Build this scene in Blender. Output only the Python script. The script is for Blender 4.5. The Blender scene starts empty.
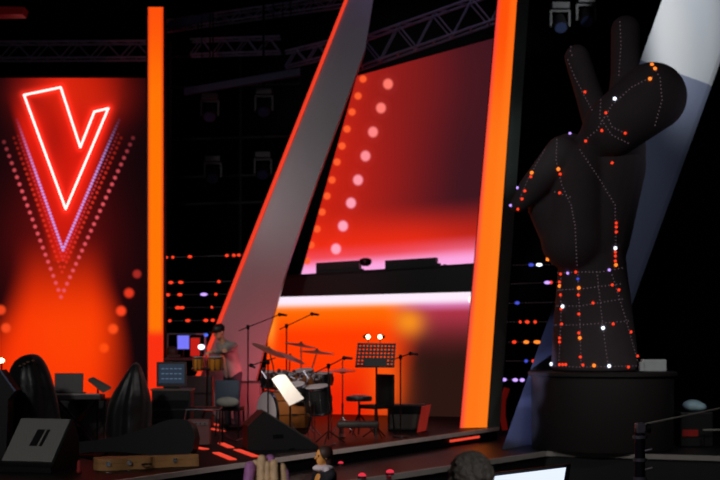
import bpy, bmesh, math, random
from mathutils import Vector, Matrix
from mathutils.bvhtree import BVHTree
random.seed(7)
S = bpy.context.scene
COL = S.collection
F_PX, HOR, CZ = 1350.0, 335.0, 1.5
def U(px, py, Y): return Vector(((px-360)/F_PX*Y, Y, CZ+(HOR-py)/F_PX*Y))
def FL(px, py, z=0.0):
    Y = (CZ-z)*F_PX/(py-HOR); return Vector(((px-360)/F_PX*Y, Y, z))
def X(px, Y): return (px-360)/F_PX*Y
def lin(c):
    c = c/255.0
    return c/12.92 if c <= .04045 else ((c+.055)/1.055)**2.4
def L3(c): return (lin(c[0]), lin(c[1]), lin(c[2]))
def sm(a, b, x):
    t = max(0, min(1, (x-a)/(b-a))); return t*t*(3-2*t)
def mix(a, b, t): return tuple(a[i]*(1-t)+b[i]*t for i in range(3))
# ---------------------------------------------------------------- materials
def mat(name, col, rough=.6, metal=0.0, noise=0.0, nscale=8, bump=0.0, spec=.5, emit=None, est=0, sheen=0):
    m = bpy.data.materials.new(name); m.use_nodes = True
    nt = m.node_tree; b = nt.nodes['Principled BSDF']
    c = L3(col); b.inputs['Base Color'].default_value = (*c, 1)
    b.inputs['Roughness'].default_value = rough; b.inputs['Metallic'].default_value = metal
    b.inputs['Specular IOR Level'].default_value = spec
    if sheen: b.inputs['Sheen Weight'].default_value = sheen
    if emit:
        b.inputs['Emission Color'].default_value = (*L3(emit), 1); b.inputs['Emission Strength'].default_value = est
    if noise or bump:
        tc = nt.nodes.new('ShaderNodeTexCoord'); n = nt.nodes.new('ShaderNodeTexNoise')
        n.inputs['Scale'].default_value = nscale; n.inputs['Detail'].default_value = 4
        nt.links.new(tc.outputs['Object'], n.inputs['Vector'])
        if noise:
            r = nt.nodes.new('ShaderNodeMix'); r.data_type = 'RGBA'
            r.inputs[6].default_value = (*[v*(1-noise) for v in c], 1); r.inputs[7].default_value = (*[min(1, v*(1+noise)) for v in c], 1)
            nt.links.new(n.outputs['Fac'], r.inputs[0]); nt.links.new(r.outputs[2], b.inputs['Base Color'])
        if bump:
            bp = nt.nodes.new('ShaderNodeBump'); bp.inputs['Strength'].default_value = bump; bp.inputs['Distance'].default_value = .02
            nt.links.new(n.outputs['Fac'], bp.inputs['Height']); nt.links.new(bp.outputs['Normal'], b.inputs['Normal'])
    return m
def emat(name, col, st=1.0):
    m = bpy.data.materials.new(name); m.use_nodes = True; nt = m.node_tree
    nt.nodes.remove(nt.nodes['Principled BSDF']); e = nt.nodes.new('ShaderNodeEmission')
    e.inputs['Color'].default_value = (*L3(col), 1); e.inputs['Strength'].default_value = st
    nt.links.new(e.outputs[0], nt.nodes['Material Output'].inputs[0]); return m
def attr_mat(name):
    m = bpy.data.materials.new(name); m.use_nodes = True; nt = m.node_tree
    nt.nodes.remove(nt.nodes['Principled BSDF']); e = nt.nodes.new('ShaderNodeEmission')
    a = nt.nodes.new('ShaderNodeAttribute'); a.attribute_name = 'picture'
    nt.links.new(a.outputs['Color'], e.inputs['Color'])
    nt.links.new(e.outputs[0], nt.nodes['Material Output'].inputs[0]); return m
def grille_mat(name, col, scale, dark=.25):
    m = mat(name, col, .6); nt = m.node_tree; b = nt.nodes['Principled BSDF']
    tc = nt.nodes.new('ShaderNodeTexCoord'); v = nt.nodes.new('ShaderNodeTexVoronoi'); v.inputs['Scale'].default_value = scale
    v.inputs['Randomness'].default_value = 0
    cr = nt.nodes.new('ShaderNodeValToRGB'); c = L3(col)
    cr.color_ramp.elements[0].position = .2; cr.color_ramp.elements[0].color = (*[q*dark for q in c], 1)
    cr.color_ramp.elements[1].position = .35; cr.color_ramp.elements[1].color = (*c, 1)
    nt.links.new(tc.outputs['Object'], v.inputs['Vector']); nt.links.new(v.outputs['Distance'], cr.inputs[0])
    nt.links.new(cr.outputs[0], b.inputs['Base Color']); return m
BLK = mat('black_paint', (15, 15, 16), .5, noise=.3)
BLKM = mat('black_metal', (24, 24, 26), .35, .6)
DRAPE = mat('black_drape', (6, 6, 7), .95, noise=.5, nscale=3, spec=.1)
CLOTH = mat('black_cloth', (13, 12, 13), .42, noise=.3, nscale=6, bump=.6, sheen=.2)
FLOOR = mat('stage_floor', (13, 12, 12), .5, noise=.4, nscale=2.5, bump=.03, spec=.16)
WALK = mat('walkway_floor', (16, 16, 17), .45, noise=.4, nscale=3)
ARENA = mat('arena_floor', (10, 10, 11), .8, noise=.4, nscale=2)
EDGE = mat('edge_metal', (225, 205, 198), .5, 0, noise=.2, nscale=5)
EDGED = mat('edge_grey', (150, 145, 140), .5, 0, noise=.2, nscale=5)
CHROME = mat('chrome', (200, 200, 205), .2, 1)
TRUSS = mat('truss_aluminium', (125, 120, 135), .45, .3, noise=.3, nscale=20)
STEEL = mat('brushed_steel', (142, 138, 140), .42, .55, noise=.06, nscale=1.5)
DSTEEL = mat('dark_steel', (105, 118, 114), .5, 0, noise=.2, nscale=3)
PANLIT = mat('panel_lit_tone', (205, 208, 214), .35, .3, noise=.05, nscale=.8)  # upper slab panel, its reflected light put into the pale colour
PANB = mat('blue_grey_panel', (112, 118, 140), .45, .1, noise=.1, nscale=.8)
SKINST = mat('statue_skin', (78, 70, 73), .75, noise=.15, nscale=3, bump=.1, spec=.25)
PODM = mat('podium_black', (38, 34, 33), .7, noise=.2, nscale=3)
GRILLE = grille_mat('speaker_grille', (132, 132, 128), 90, .5)
DGRILLE = grille_mat('dark_grille', (70, 66, 62), 90, .4)
TAN = mat('tan_leather', (185, 135, 85), .55, noise=.25, nscale=7, bump=.1)
BROWN = mat('amp_cloth', (120, 78, 78), .7, noise=.2, nscale=40)
WOOD = mat('drum_wood', (150, 88, 40), .35, noise=.35, nscale=7)
BONGO = mat('bongo_shell', (190, 120, 35), .35, noise=.2, nscale=9)
HEADM = mat('drum_head', (200, 190, 190), .5, noise=.08)
CYM = mat('cymbal_bronze', (165, 125, 105), .35, .5, noise=.2, nscale=30)
PAPER = mat('white_paper', (240, 232, 225), .8)
GREYC = mat('grey_shirt', (128, 122, 118), .85, noise=.2, nscale=12, bump=.2)
SKIN = mat('skin', (200, 145, 115), .55, noise=.08, nscale=10)
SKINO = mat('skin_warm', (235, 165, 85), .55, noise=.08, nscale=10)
CHBACK = mat('chair_fabric', (72, 84, 98), .8, noise=.15, nscale=30)
CUSH = mat('cushion', (150, 150, 140), .8, noise=.2, nscale=14)
DARKHAIR = mat('dark_hair', (92, 84, 76), .6, noise=.6, nscale=60, bump=.8)
BLOND = mat('blond_hair', (205, 185, 130), .6, noise=.3, nscale=30, bump=.5)
PURPLIT = mat('purple_lit_hair', (165, 115, 160), .6, noise=.3, nscale=30, bump=.5)  # blond locks with the purple light on them put into the colour
NAVY = mat('dark_coat', (22, 23, 34), .8, noise=.2, nscale=10)
WHITEC = mat('white_cloth', (215, 205, 215), .8, noise=.1, nscale=14)
REDP = mat('red_paint', (170, 30, 22), .5, noise=.2)
BLUEP = mat('pale_blue_plastic', (185, 225, 240), .45, noise=.1)
WBOX = mat('grey_box', (205, 212, 214), .6, noise=.15, nscale=5)
E_RED = emat('led_red', (255, 60, 30), 1.3)
E_ORG = emat('led_orange', (255, 125, 40), 1.6)
E_WHT = emat('led_white', (225, 235, 255), 2.2)
E_VIO = emat('led_violet', (190, 150, 255), 1.5)
E_BLU = emat('led_blue', (70, 80, 210), 1.0)
E_DIM = emat('led_dim', (110, 90, 100), .6)
ECOL = {'r': E_RED, 'o': E_ORG, 'w': E_WHT, 'v': E_VIO, 'b': E_BLU}
E_FLOOR = emat('floor_strip_red', (235, 70, 50), 1.0)
E_NEON = emat('neon_white', (255, 232, 225), 1.6)
E_EDGE = emat('edge_red', (240, 62, 38), 1.0)
E_LAMP = emat('lamp_warm', (255, 245, 190), 4)
E_SCR = emat('screen_white', (225, 235, 255), 1.1)
E_BLS = emat('screen_blue', (120, 120, 250), 1.0)
E_BLS2 = emat('screen_dim', (42, 52, 66), 1.0)
E_REDS = emat('screen_red', (190, 30, 22), 1.0)
PIC = attr_mat('led_wall')
# ---------------------------------------------------------------- mesh builder
class MB:
    def __init__(s): s.bm = bmesh.new()
    def _m(s, vs, M):
        if M is not None: bmesh.ops.transform(s.bm, matrix=M, verts=vs)
        return s
    def box(s, c, d, rz=0, rx=0, ry=0, bev=0):
        r = bmesh.ops.create_cube(s.bm, size=1); vs = r['verts']
        bmesh.ops.scale(s.bm, vec=d, verts=vs)
        if bev:
            es = list({e for v in vs for e in v.link_edges})
            q = bmesh.ops.bevel(s.bm, geom=es, offset=bev, segments=2, affect='EDGES', profile=.5)
            vs = list({v for f in q['faces'] for v in f.verts} | {v for v in vs if v.is_valid})
        M = Matrix.Translation(c) @ Matrix.Rotation(rz, 4, 'Z') @ Matrix.Rotation(ry, 4, 'Y') @ Matrix.Rotation(rx, 4, 'X')
        return s._m(vs, M)
    def cone(s, p0, p1, r0, r1, n=14, cap=True):
        p0, p1 = Vector(p0), Vector(p1); d = p1-p0
        r = bmesh.ops.create_cone(s.bm, cap_ends=cap, segments=n, radius1=r0, radius2=r1, depth=d.length)
        M = Matrix.Translation((p0+p1)/2) @ d.to_track_quat('Z', 'Y').to_matrix().to_4x4()
        return s._m(r['verts'], M)
    def tube(s, pts, r, n=8):
        for a, b in zip(pts[:-1], pts[1:]): s.cone(a, b, r, r, n)
        for p in pts[1:-1]: s.ball(p, (r,)*3, 6)
        return s
    def ball(s, c, rad, n=16, M=None):
        r = bmesh.ops.create_uvsphere(s.bm, u_segments=n, v_segments=max(4, n*2//3), radius=1)
        bmesh.ops.scale(s.bm, vec=rad, verts=r['verts'])
        T = Matrix.Translation(c)
        return s._m(r['verts'], T @ M if M is not None else T)
    def cap(s, p0, p1, r0, r1, n=16):
        s.ball(p0, (r0,)*3, n); s.ball(p1, (r1,)*3, n); return s.cone(p0, p1, r0, r1, n)
    def lathe(s, prof, c, n=40, M=None):
        rings = []
        for r, z in prof:
            rings.append([s.bm.verts.new((r*math.cos(2*math.pi*k/n), r*math.sin(2*math.pi*k/n), z)) for k in range(n)])
        for a, b in zip(rings[:-1], rings[1:]):
            for k in range(n): s.bm.faces.new((a[k], a[(k+1) % n], b[(k+1) % n], b[k]))
        s.bm.faces.new(rings[0][::-1]); s.bm.faces.new(rings[-1])
        vs = [v for r in rings for v in r]
        T = Matrix.Translation(c)
        return s._m(vs, T @ M if M is not None else T)
    def prism(s, pts, off):
        a = [s.bm.verts.new(p) for p in pts]; b = [s.bm.verts.new(Vector(p)+Vector(off)) for p in pts]
        n = len(a); s.bm.faces.new(a); s.bm.faces.new(b[::-1])
        for k in range(n): s.bm.faces.new((a[k], b[k], b[(k+1) % n], a[(k+1) % n]))
        return s
    def build(s, name, m, parent=None, smooth=False):
        bmesh.ops.recalc_face_normals(s.bm, faces=s.bm.faces)
        me = bpy.data.meshes.new(name); s.bm.to_mesh(me); s.bm.free()
        if smooth:
            for p in me.polygons: p.use_smooth = True
            try: me.set_sharp_from_angle(angle=math.radians(45))
            except Exception: pass
        return link(name, me, m, parent)
def link(name, me, m, parent=None):
    o = bpy.data.objects.new(name, me); COL.objects.link(o); me.materials.append(m)
    if parent is not None:
        bpy.context.view_layer.update()
        o.parent = parent; o.matrix_parent_inverse = Matrix.Identity(4)
        me.transform(world_of(parent).inverted())
    return o
def world_of(o):
    M = Matrix.Translation(o.location) @ o.rotation_euler.to_matrix().to_4x4()
    return world_of(o.parent) @ M if o.parent else M
def center_origin(o):
    """a one-mesh thing gets its origin at its base"""
    vs = [v.co for v in o.data.vertices]
    c = Vector(((min(v.x for v in vs)+max(v.x for v in vs))/2, (min(v.y for v in vs)+max(v.y for v in vs))/2, min(v.z for v in vs)))
    o.data.transform(Matrix.Translation(-c)); o.location = c
    return o
def tag(o, label=None, cat=None, group=None, kind=None):
    if label: o['label'] = label
    if cat: o['category'] = cat
    if group: o['group'] = group
    if kind: o['kind'] = kind
    return o
def thing(name, loc, label, cat, group=None):
    o = bpy.data.objects.new(name, None); COL.objects.link(o); o.location = loc; o.empty_display_size = .1
    return tag(o, label, cat, group)
def struct(name, mb, m): return tag(mb.build(name, m), kind='structure')
def voxel(mb, name, m, parent, size, smooth_it=3):
    bm = mb.bm; me = bpy.data.meshes.new(name+'_src'); bm.to_mesh(me); bm.free()
    t = bpy.data.objects.new(name+'_src', me); COL.objects.link(t)
    r = t.modifiers.new('r', 'REMESH'); r.mode = 'VOXEL'; r.voxel_size = size; r.use_smooth_shade = True
    if smooth_it:
        q = t.modifiers.new('s', 'SMOOTH'); q.iterations = smooth_it; q.factor = .5
    bpy.context.view_layer.update()
    dg = bpy.context.evaluated_depsgraph_get(); ev = t.evaluated_get(dg)
    me2 = bpy.data.meshes.new_from_object(ev); me2.name = name
    bpy.data.objects.remove(t); bpy.data.meshes.remove(me)
    for p in me2.polygons: p.use_smooth = True
    me2.materials.clear()
    return link(name, me2, m, parent)
# ---------------------------------------------------------------- camera
cd = bpy.data.cameras.new('camera'); cam = bpy.data.objects.new('camera', cd); COL.objects.link(cam)
cam.location = (0, 0, CZ); cam.rotation_euler = (math.pi/2, 0, 0)
cd.sensor_width = 36; cd.lens = 36*F_PX/720; cd.shift_y = (HOR-240)/720; cd.clip_end = 200
cd.dof.use_dof = True; cd.dof.focus_distance = 10; cd.dof.aperture_fstop = 2.8
S.camera = cam
S.view_settings.view_transform = 'Standard'; S.view_settings.look = 'None'; S.view_settings.gamma = 1
S.view_settings.exposure = 0; S.view_settings.use_curve_mapping = False
w = bpy.data.worlds.new('world'); S.world = w; w.use_nodes = True
w.node_tree.nodes['Background'].inputs[0].default_value = (.0045, .0042, .005, 1); w.node_tree.nodes['Background'].inputs[1].default_value = .5
# ---------------------------------------------------------------- setting
ARZ = -.8
SA, SB = Vector((-4.2, 11.14, 0)), Vector((2.23, 22.0, 0))     # front edge of the main stage
struct('floor', MB().box((0, 17, ARZ-.05), (30, 40, .1)), ARENA)
struct('floor_stage', MB().prism([SA, SB, (2.45, 33, 0), (-14, 33, 0), (-14, 11.14, 0)], (0, 0, ARZ+.0)), FLOOR)
WKp = [(-1.4, 14.05), (.28, 16.4), (2.71, 19.8), (5.07, 19.0), (9.5, 18.0), (9.5, 33), (2.47, 33), (2.25, 21.95), (-2.4+.02, 14.1)]
struct('floor_walkway', MB().prism([(x, y, -.2) for x, y in WKp], (0, 0, -.6)), WALK)
struct('wall_back', MB().box((-1, 33.5, 5.5), (30, .4, 12.6)), DRAPE)
struct('wall_right', MB().box((11, 24, 5.5), (.3, 18.6, 12.6)), DRAPE)
struct('wall_left', MB().box((-14.2, 24, 5.5), (.3, 18.6, 12.6)), DRAPE)
struct('ceiling', MB().box((-1.6, 24, 11.9), (25, 18.6, .2)), DRAPE)
d = (SB-SA).normalized(); nrm = Vector((d.y, -d.x, 0))
struct('trim_1', MB().prism([SA, SB, SB+nrm*.045, SA+nrm*.045], (0, 0, -.055)), EDGE)
a, b, c, e = [Vector((x, y, -.2)) for x, y in WKp[:2]+WKp[2:4]]
mb = MB()
for p, q in ((a, b), (b, c), (c, e), (e, Vector((9.5, 18, -.2)))):
    dd = (q-p).normalized(); nn = Vector((dd.y, -dd.x, 0))
    mb.prism([p, q, q+nn*.05, p+nn*.05], (0, 0, -.07))
struct('trim_2', mb, EDGED)
# ---------------------------------------------------------------- LED walls
def led_wall(name, tl, tr, br, bl, fn, nu, nv, parent=None, th=.12, m=None):
    bm = bmesh.new(); g = []
    for j in range(nv+1):
        row = []
        for i in range(nu+1):
            u, v = i/nu, j/nv
            row.append(bm.verts.new(tl*(1-u)*(1-v)+tr*u*(1-v)+br*u*v+bl*(1-u)*v))
        g.append(row)
    for j in range(nv):
        for i in range(nu): bm.faces.new((g[j][i], g[j+1][i], g[j+1][i+1], g[j][i+1]))
    me = bpy.data.meshes.new(name); bm.to_mesh(me); bm.free()
    at = me.color_attributes.new('picture', 'FLOAT_COLOR', 'POINT')
    for i, v in enumerate(me.vertices):
        x = 360+v.co.x/v.co.y*F_PX; y = HOR-(v.co.z-CZ)/v.co.y*F_PX
        c = fn(x, y); at.data[i].color = (max(0, c[0]), max(0, c[1]), max(0, c[2]), 1)
    return link(name, me, m or PIC, parent)
def add(a, b, t): return tuple(a[i]+b[i]*t for i in range(3))
def over(a, b, t): return mix(a, b, max(0, min(1, t)))
def gauss(x, y, cx, cy, sx, sy): return math.exp(-.5*(((x-cx)/sx)**2+((y-cy)/sy)**2))
def line_pts(pts, step):
    out = []; acc = 0
    for (x0, y0), (x1, y1) in zip(pts[:-1], pts[1:]):
        L = math.hypot(x1-x0, y1-y0); n = max(1, round(L/step))
        for k in range(n): out.append((x0+(x1-x0)*k/n, y0+(y1-y0)*k/n))
    out.append(pts[-1]); return out
VD = []
for x, y in line_pts([(4, 142), (61, 297), (133, 138)], 7.4): VD.append((x, y, 1.9, (235, 85, 95), sm(125, 200, y)*.9+.1))
for x, y in line_pts([(14, 138), (62, 272), (121, 138)], 5.4): VD.append((x, y, 1.5, (235, 50, 35), sm(125, 200, y)*.7+.15))
for x, y in line_pts([(18, 136), (63, 260), (118, 134)], 4): VD.append((x, y, 1.1, (230, 60, 70), sm(120, 190, y)*.7+.1))
for x, y in line_pts([(17, 120), (63, 250), (119, 120)], 3.3): VD.append((x, y, 1.35, (205, 165, 250), sm(112, 190, y)))
for x, y, r, c in [(137, 274, 4.2, (165, 40, 35)), (129, 293, 4.8, (228, 55, 30)), (121, 311, 5, (255, 68, 30)), (113, 329, 5, (255, 78, 25)), (104, 348, 4.8, (255, 75, 15)), (1, 310, 4.8, (240, 70, 30)), (6, 328, 4.8, (250, 75, 30))]:
    VD.append((x, y, r, c, 1))
VCELL = {}
for q in VD:
    for cx in range(int(q[0]-8)//8, int(q[0]+8)//8+1):
        for cy in range(int(q[1]-8)//8, int(q[1]+8)//8+1): VCELL.setdefault((cx, cy), []).append(q)
VO = [(24, 95), (60.7, 87.3), (80.3, 147.3), (94.3, 111.7), (108.3, 108.3), (65.7, 209)]
def seg_d(x, y, a, b):
    dx, dy = b[0]-a[0], b[1]-a[1]; t = max(0, min(1, ((x-a[0])*dx+(y-a[1])*dy)/(dx*dx+dy*dy)))
    return math.hypot(x-a[0]-t*dx, y-a[1]-t*dy)
def pic_v(x, y):
    c = L3((16, 6, 9))
    # red triangle around the letter
    w_ = max(0, (262-y)/150.0)*44+3
    tri = (1-sm(w_-4, w_+9, abs(x-63+(y-180)*.02)))if y < 262 else 0
    if y < 135: tri *= mix((math.exp(-((x-70)/33.0)**2),)*3, (1, 1, 1), sm(88, 135, y))[0]
    tri *= 1-.35*gauss(x, y, 52, 140, 9, 26)
    c = over(c, L3((208, 24, 10)), tri*.93)
    top = gauss(x, y, 78, 90, 26, 18); c = over(c, L3((205, 35, 12)), top*.9)
    side = gauss(x, y, 60, 245, 34, 45)*.24; c = over(c, L3((190, 30, 22)), side)
    wid = 36+22*sm(260, 380, y)
    low = sm(228, 330, y)*(1-sm(wid*.6, wid*1.5, abs(x-(62-12*sm(300, 380, y)))))
    c = over(c, L3((250, 48, 6)), low)
    c = over(c, L3((255, 78, 4)), gauss(x, y, 72, 335, 42, 40)*.5*low)
    dm = min(seg_d(x, y, VO[i], VO[(i+1) % 6]) for i in range(6)) if -20 < x < 145 and 60 < y < 270 else 99
    c = add(c, (1.0, .03, .015), math.exp(-(dm/4.2)**2)*.7+math.exp(-dm/9.0)*.25)
    for q in VCELL.get((int(x)//8, int(y)//8), ()):
        dd_ = math.hypot(x-q[0], y-q[1])
        c = over(c, L3(q[3]), (1-sm(q[2]*.55, q[2]*1.35, dd_))*q[4])
    return c
UD = [(363, 79), (358, 96), (352, 112), (347, 129), (342, 146), (337, 162), (332, 180), (327, 196), (322, 212), (317, 229), (311, 245), (307, 261)]
UP = [(388, 84), (381, 108), (373, 132), (365.5, 156), (358, 180), (351, 203), (343, 226), (336, 249)]
def pic_u(x, y):
    left = 1-sm(300, 470, x+(y-150)*.05)
    c = mix(L3((62, 22, 30)), L3((205, 34, 18)), left)
    c = over(c, L3((130, 28, 26)), gauss(x, y, 400, 80, 40, 40)*.4)
    hb = 268-(x-320)*.075                      # bottom edge
    t = hb-y
    c = over(c, L3((240, 45, 20)), (1-sm(15, 62, t))*(.95-.35*sm(400, 480, x)))
    c = over(c, L3((248, 110, 140)), (1-sm(3, 24, t))*(.45+.4*sm(380, 470, x)))
    c = over(c, L3((255, 175, 235)), (1-sm(-3, 11, t))*(.9))
    for px, py in UD:
        dd_ = math.hypot(x-px, y-py)
        if dd_ < 9: c = over(c, L3((255, 92, 45)), 1-sm(2.4, 4.6, dd_)); c = add(c, (.2, .01, 0), math.exp(-dd_/4)*.5)
    for px, py in UP:
        dd_ = math.hypot(x-px, (y-py)*.92)
        if dd_ < 11: c = over(c, mix(L3((255, 120, 105)), L3((255, 165, 190)), sm(80, 250, py)), 1-sm(3.4, 6, dd_)); c = add(c, (.2, .02, .02), math.exp(-dd_/5)*.5)
    return c
def pic_l(x, y):
    ty = 297-(x-272)*.022; t = y-ty
    c = mix(L3((255, 108, 6)), L3((255, 60, 2)), sm(10, 42, t))
    c = mix(c, L3((232, 36, 6)), sm(55, 105, t))
    r = sm(378, 422, x+(t-60)*.25)
    dark = mix(L3((96, 34, 34)), L3((44, 22, 18)), sm(20, 70, t))
    c = over(c, dark, r)
    c = over(c, L3((185, 55, 75)), r*gauss(t, 0, 12, 0, 16, 1)*.9)
    c = over(c, L3((255, 150, 25)), gauss(x, y, 409, 322, 10, 9)*.85)
    c = over(c, L3((255, 95, 20)), gauss(x, y, 386, 385, 12, 24)*.85)
    c = over(c, L3((255, 185, 90)), (1-sm(5, 17, t))*(1-r)*.8)
    c = over(c, L3((255, 175, 50)), gauss(x, y, 270, 325, 4, 14)*.7)
    c = over(c, L3((240, 150, 215)), (1-sm(7, 20, t))*sm(380, 440, x)*.85)
    c = over(c, L3((255, 236, 252)), 1-sm(5, 13, t))  # white glow of the strip under the ledge, painted into the picture
    return c
def wall_thing(name, label, tl, tr, br, bl, fn, nu, nv, fz=.12):
    t = thing(name, (tl+tr+br+bl)/4*Vector((1, 1, 0)).length/Vector((1, 1, 0)).length if 0 else Vector(((bl.x+br.x)/2, (bl.y+br.y)/2, min(bl.z, br.z))), label, 'led screen')
    led_wall('screen_face', tl, tr, br, bl, fn, nu, nv, t)
    n = (tr-tl).cross(bl-tl).normalized()
    if n.y > 0: n = -n
    o = -n*.01
    MB().prism([tl+o, tr+o, br+o, bl+o], -n*fz).build('housing', BLK, t)
    return t
YV = 26
vt = wall_thing('led_screen', 'tall red LED screen at far left showing a glowing white V outline', U(-40, 78, YV), U(146, 78, YV), U(146, 412.6, YV), U(-40, 412.6, YV), pic_v, 250, 440)
mb = MB(); P = [U(x, y, YV-.06) for x, y in VO]
for i in range(6):
    A, B = P[i], P[(i+1) % 6]; mb.cone(A, B, .021, .021, 8); mb.ball(A, (.021,)*3, 8)
mb.build('letter_outline', E_NEON, vt)['label'] = 'glowing white V shaped outline'
wall_thing('led_screen', 'upper dark red LED screen with two diagonal rows of dots, above the black ledge', U(357, 76, 27.5), U(502, 36, 25.6), U(480, 263, 25.6), U(300.5, 277, 27.5), pic_u, 200, 240)
tl, tr = U(271, 297, 25.9), U(484, 291, 24.5)
bl = Vector((X(263, 25.9), 25.9, .01)); br = Vector((X(470, 24.5), 24.5, .01))
wall_thing('led_screen', 'lower orange LED screen with white top band, behind the drum kit', tl, tr, br, bl, pic_l, 220, 150)
# ledge between the screens
lt = thing('stage_ledge', Vector((X(372, 25), 25, 2.2)), 'black ledge carrying fixtures between the upper and lower LED screens', 'ledge')
q = [U(266, 277, 25.6), U(492, 262.5, 24.2), U(492, 291, 24.2), U(266, 297, 25.6)]
MB().prism(q, (.08, .2, 0)).build('ledge_front', BLK, lt)
tp = [q[0], q[1], q[1]+Vector((.4, 1.0, 0)), q[0]+Vector((.4, 1.3, 0))]
MB().prism([p+Vector((0, 0, .01)) for p in tp], (0, 0, -.05)).build('ledge_top', BLK, lt)
for (x0, x1, y0, y1, lab) in ((316, 359, 263, 275, 'short black light batten on the ledge, left one below the pink dots'), (385, 436, 260.5, 270, 'longer black light batten on the ledge, right one below the dark part')):
    Y0, Y1 = 25.6-(x0-266)/226*1.4+.12, 25.6-(x1-266)/226*1.4+.12
    sl = -(x1-x0)*.062
    A, B = U(x0, y0, Y0), U(x1, y0+sl, Y1); C_, D = U(x1, y1+sl, Y1), U(x0, y1, Y0)
    t = thing('light_batten', D, lab, 'stage light', 'light battens on the ledge')
    MB().prism([A, B, C_, D], (.05, .2, 0)).build('housing', BLK, t)
    for k in (.0, 1.0): MB().box(D*(1-k)+C_*k+Vector((.06 if k == 0 else -.06, .1, -.02)), (.1, .16, .045)).build('bracket', BLKM, t)
    mb = MB()
    for k in range(3): mb.cone(C_+Vector((.06+.11*k, .1, -.02)), C_+Vector((.06+.11*k, .1, .07-.02*k)), .05, .035)
    mb.build('clamp', BLKM, t)
o = MB().lathe([(.05, 0), (.1, .03), (.12, .09), (.1, .13), (.04, .15)], U(365.5, 266, 24.95), 20).build('beacon_lamp', BLKM, smooth=True)
center_origin(o); tag(o, 'small dark round fixture on the ledge between the two light battens', 'stage light')
p = U(472, 299.5, 24.35)
o = thing('lamp', p, 'bright white lamp at right end of the white band beside the orange beam', 'lamp')
MB().ball(p, (.07, .07, .07), 14).build('bulb', E_NEON, o, True)
MB().box(p+Vector((0, 0, .12)), (.04, .04, .13)).build('bracket', BLK, o)
# ---------------------------------------------------------------- glowing columns and beams
def pic_col(x, y):
    c = mix(L3((255, 82, 12)), L3((255, 118, 6)), sm(5, 110, y))
    e_ = abs(x-155.5)/7.5; c = over(c, L3((235, 60, 20)), sm(.62, 1, e_)*.8)
    c = over(c, L3((250, 48, 18)), sm(326, 338, y)); return c
t = thing('light_column', Vector((X(155, 24), 24, 0)), 'upright glowing orange light column between the V screen and the dark rigging', 'light column')
led_wall('light_face', U(148, 7, 23.9), U(163.3, 7, 23.9), U(163.3, 419, 23.9), U(148, 419, 23.9), pic_col, 24, 200, t)
A, B, C_, D = [U(x, y, 23.91) for x, y in ((146.5, 6), (164, 6), (164, 419.5), (146.5, 419.5))]
MB().prism([A, B, C_, D], (0, .3, 0)).build('housing', BLK, t)
def pic_beam(x, y):
    cx = 507.5-(y/428.0)*34; e_ = (x-cx)/(10+y/428.0*3.5)
    c = mix(L3((255, 82, 10)), L3((255, 118, 24)), sm(20, 160, y))
    c = over(c, L3((250, 60, 60)), sm(-.55, -1.0, e_) if 0 else (sm(.5, 1, -e_))*.85)
    c = over(c, L3((255, 130, 30)), .4*sm(.0, .6, e_)); return c
t = thing('light_beam', FL(473, 428), 'leaning orange light beam between the LED screens and the hand sculpture', 'light beam')
YB = 21.7
led_wall('light_face', U(501.5, -42, YB), U(520, -42, YB), U(487, 427.5, YB), U(460, 428, YB), pic_beam, 24, 200, t)
q = [U(501.5, -42, YB+.01), U(520, -42, YB+.01), U(487, 427.5, YB+.01), U(460, 428, YB+.01)]
MB().prism(q, (0, .2, 0)).build('housing', BLK, t)
q = [U(520.5, -42, YB+.03), U(532, -42, YB+.35), U(500, 427, YB+.35), U(487.3, 427.5, YB+.03)]
MB().prism(q, (0, .12, 0)).build('metal_side', DSTEEL, t)['label'] = 'dull grey metal side strip'
# silver beam
t = thing('slanted_beam', Vector((X(215, 24.2), 24.2, 0)), 'broad leaning silver beam with a red glowing left edge, beside the screens', 'beam')
YS = 24.2
q = [U(363, -42, YS), U(380, -42, YS), U(365, 50, YS), U(316, 183, YS), U(290, 258, YS), U(265, 345, YS), U(246, 418.5, YS), U(180, 418.5, YS)]
MB().prism(q, (0, .35, 0)).build('panel', STEEL, t)
q = [U(361, -42, YS-.05), U(364.3, -42, YS-.05), U(183.5, 418, YS-.05), U(179, 418, YS-.05)]
MB().prism(q, (0, .06, 0)).build('edge_light', E_EDGE, t)['label'] = 'glowing red edge strip'
# slab behind the hand, upper panel coloured as if lit
t = thing('slanted_slab', FL(535, 448, -.2), 'wide leaning slab behind the hand sculpture, top panel coloured as if lit, blue-grey lower panel', 'slab')
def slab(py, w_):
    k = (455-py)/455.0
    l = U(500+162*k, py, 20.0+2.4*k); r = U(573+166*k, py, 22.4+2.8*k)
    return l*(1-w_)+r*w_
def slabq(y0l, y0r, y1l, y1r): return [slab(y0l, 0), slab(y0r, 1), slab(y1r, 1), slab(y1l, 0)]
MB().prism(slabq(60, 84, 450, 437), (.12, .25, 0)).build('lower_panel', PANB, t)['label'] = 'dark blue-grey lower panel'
MB().prism(slabq(-45, -45, 60, 84), (.12, .25, 0)).build('upper_panel', PANLIT, t)['label'] = 'upper panel with its reflection put into the colour'
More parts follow.
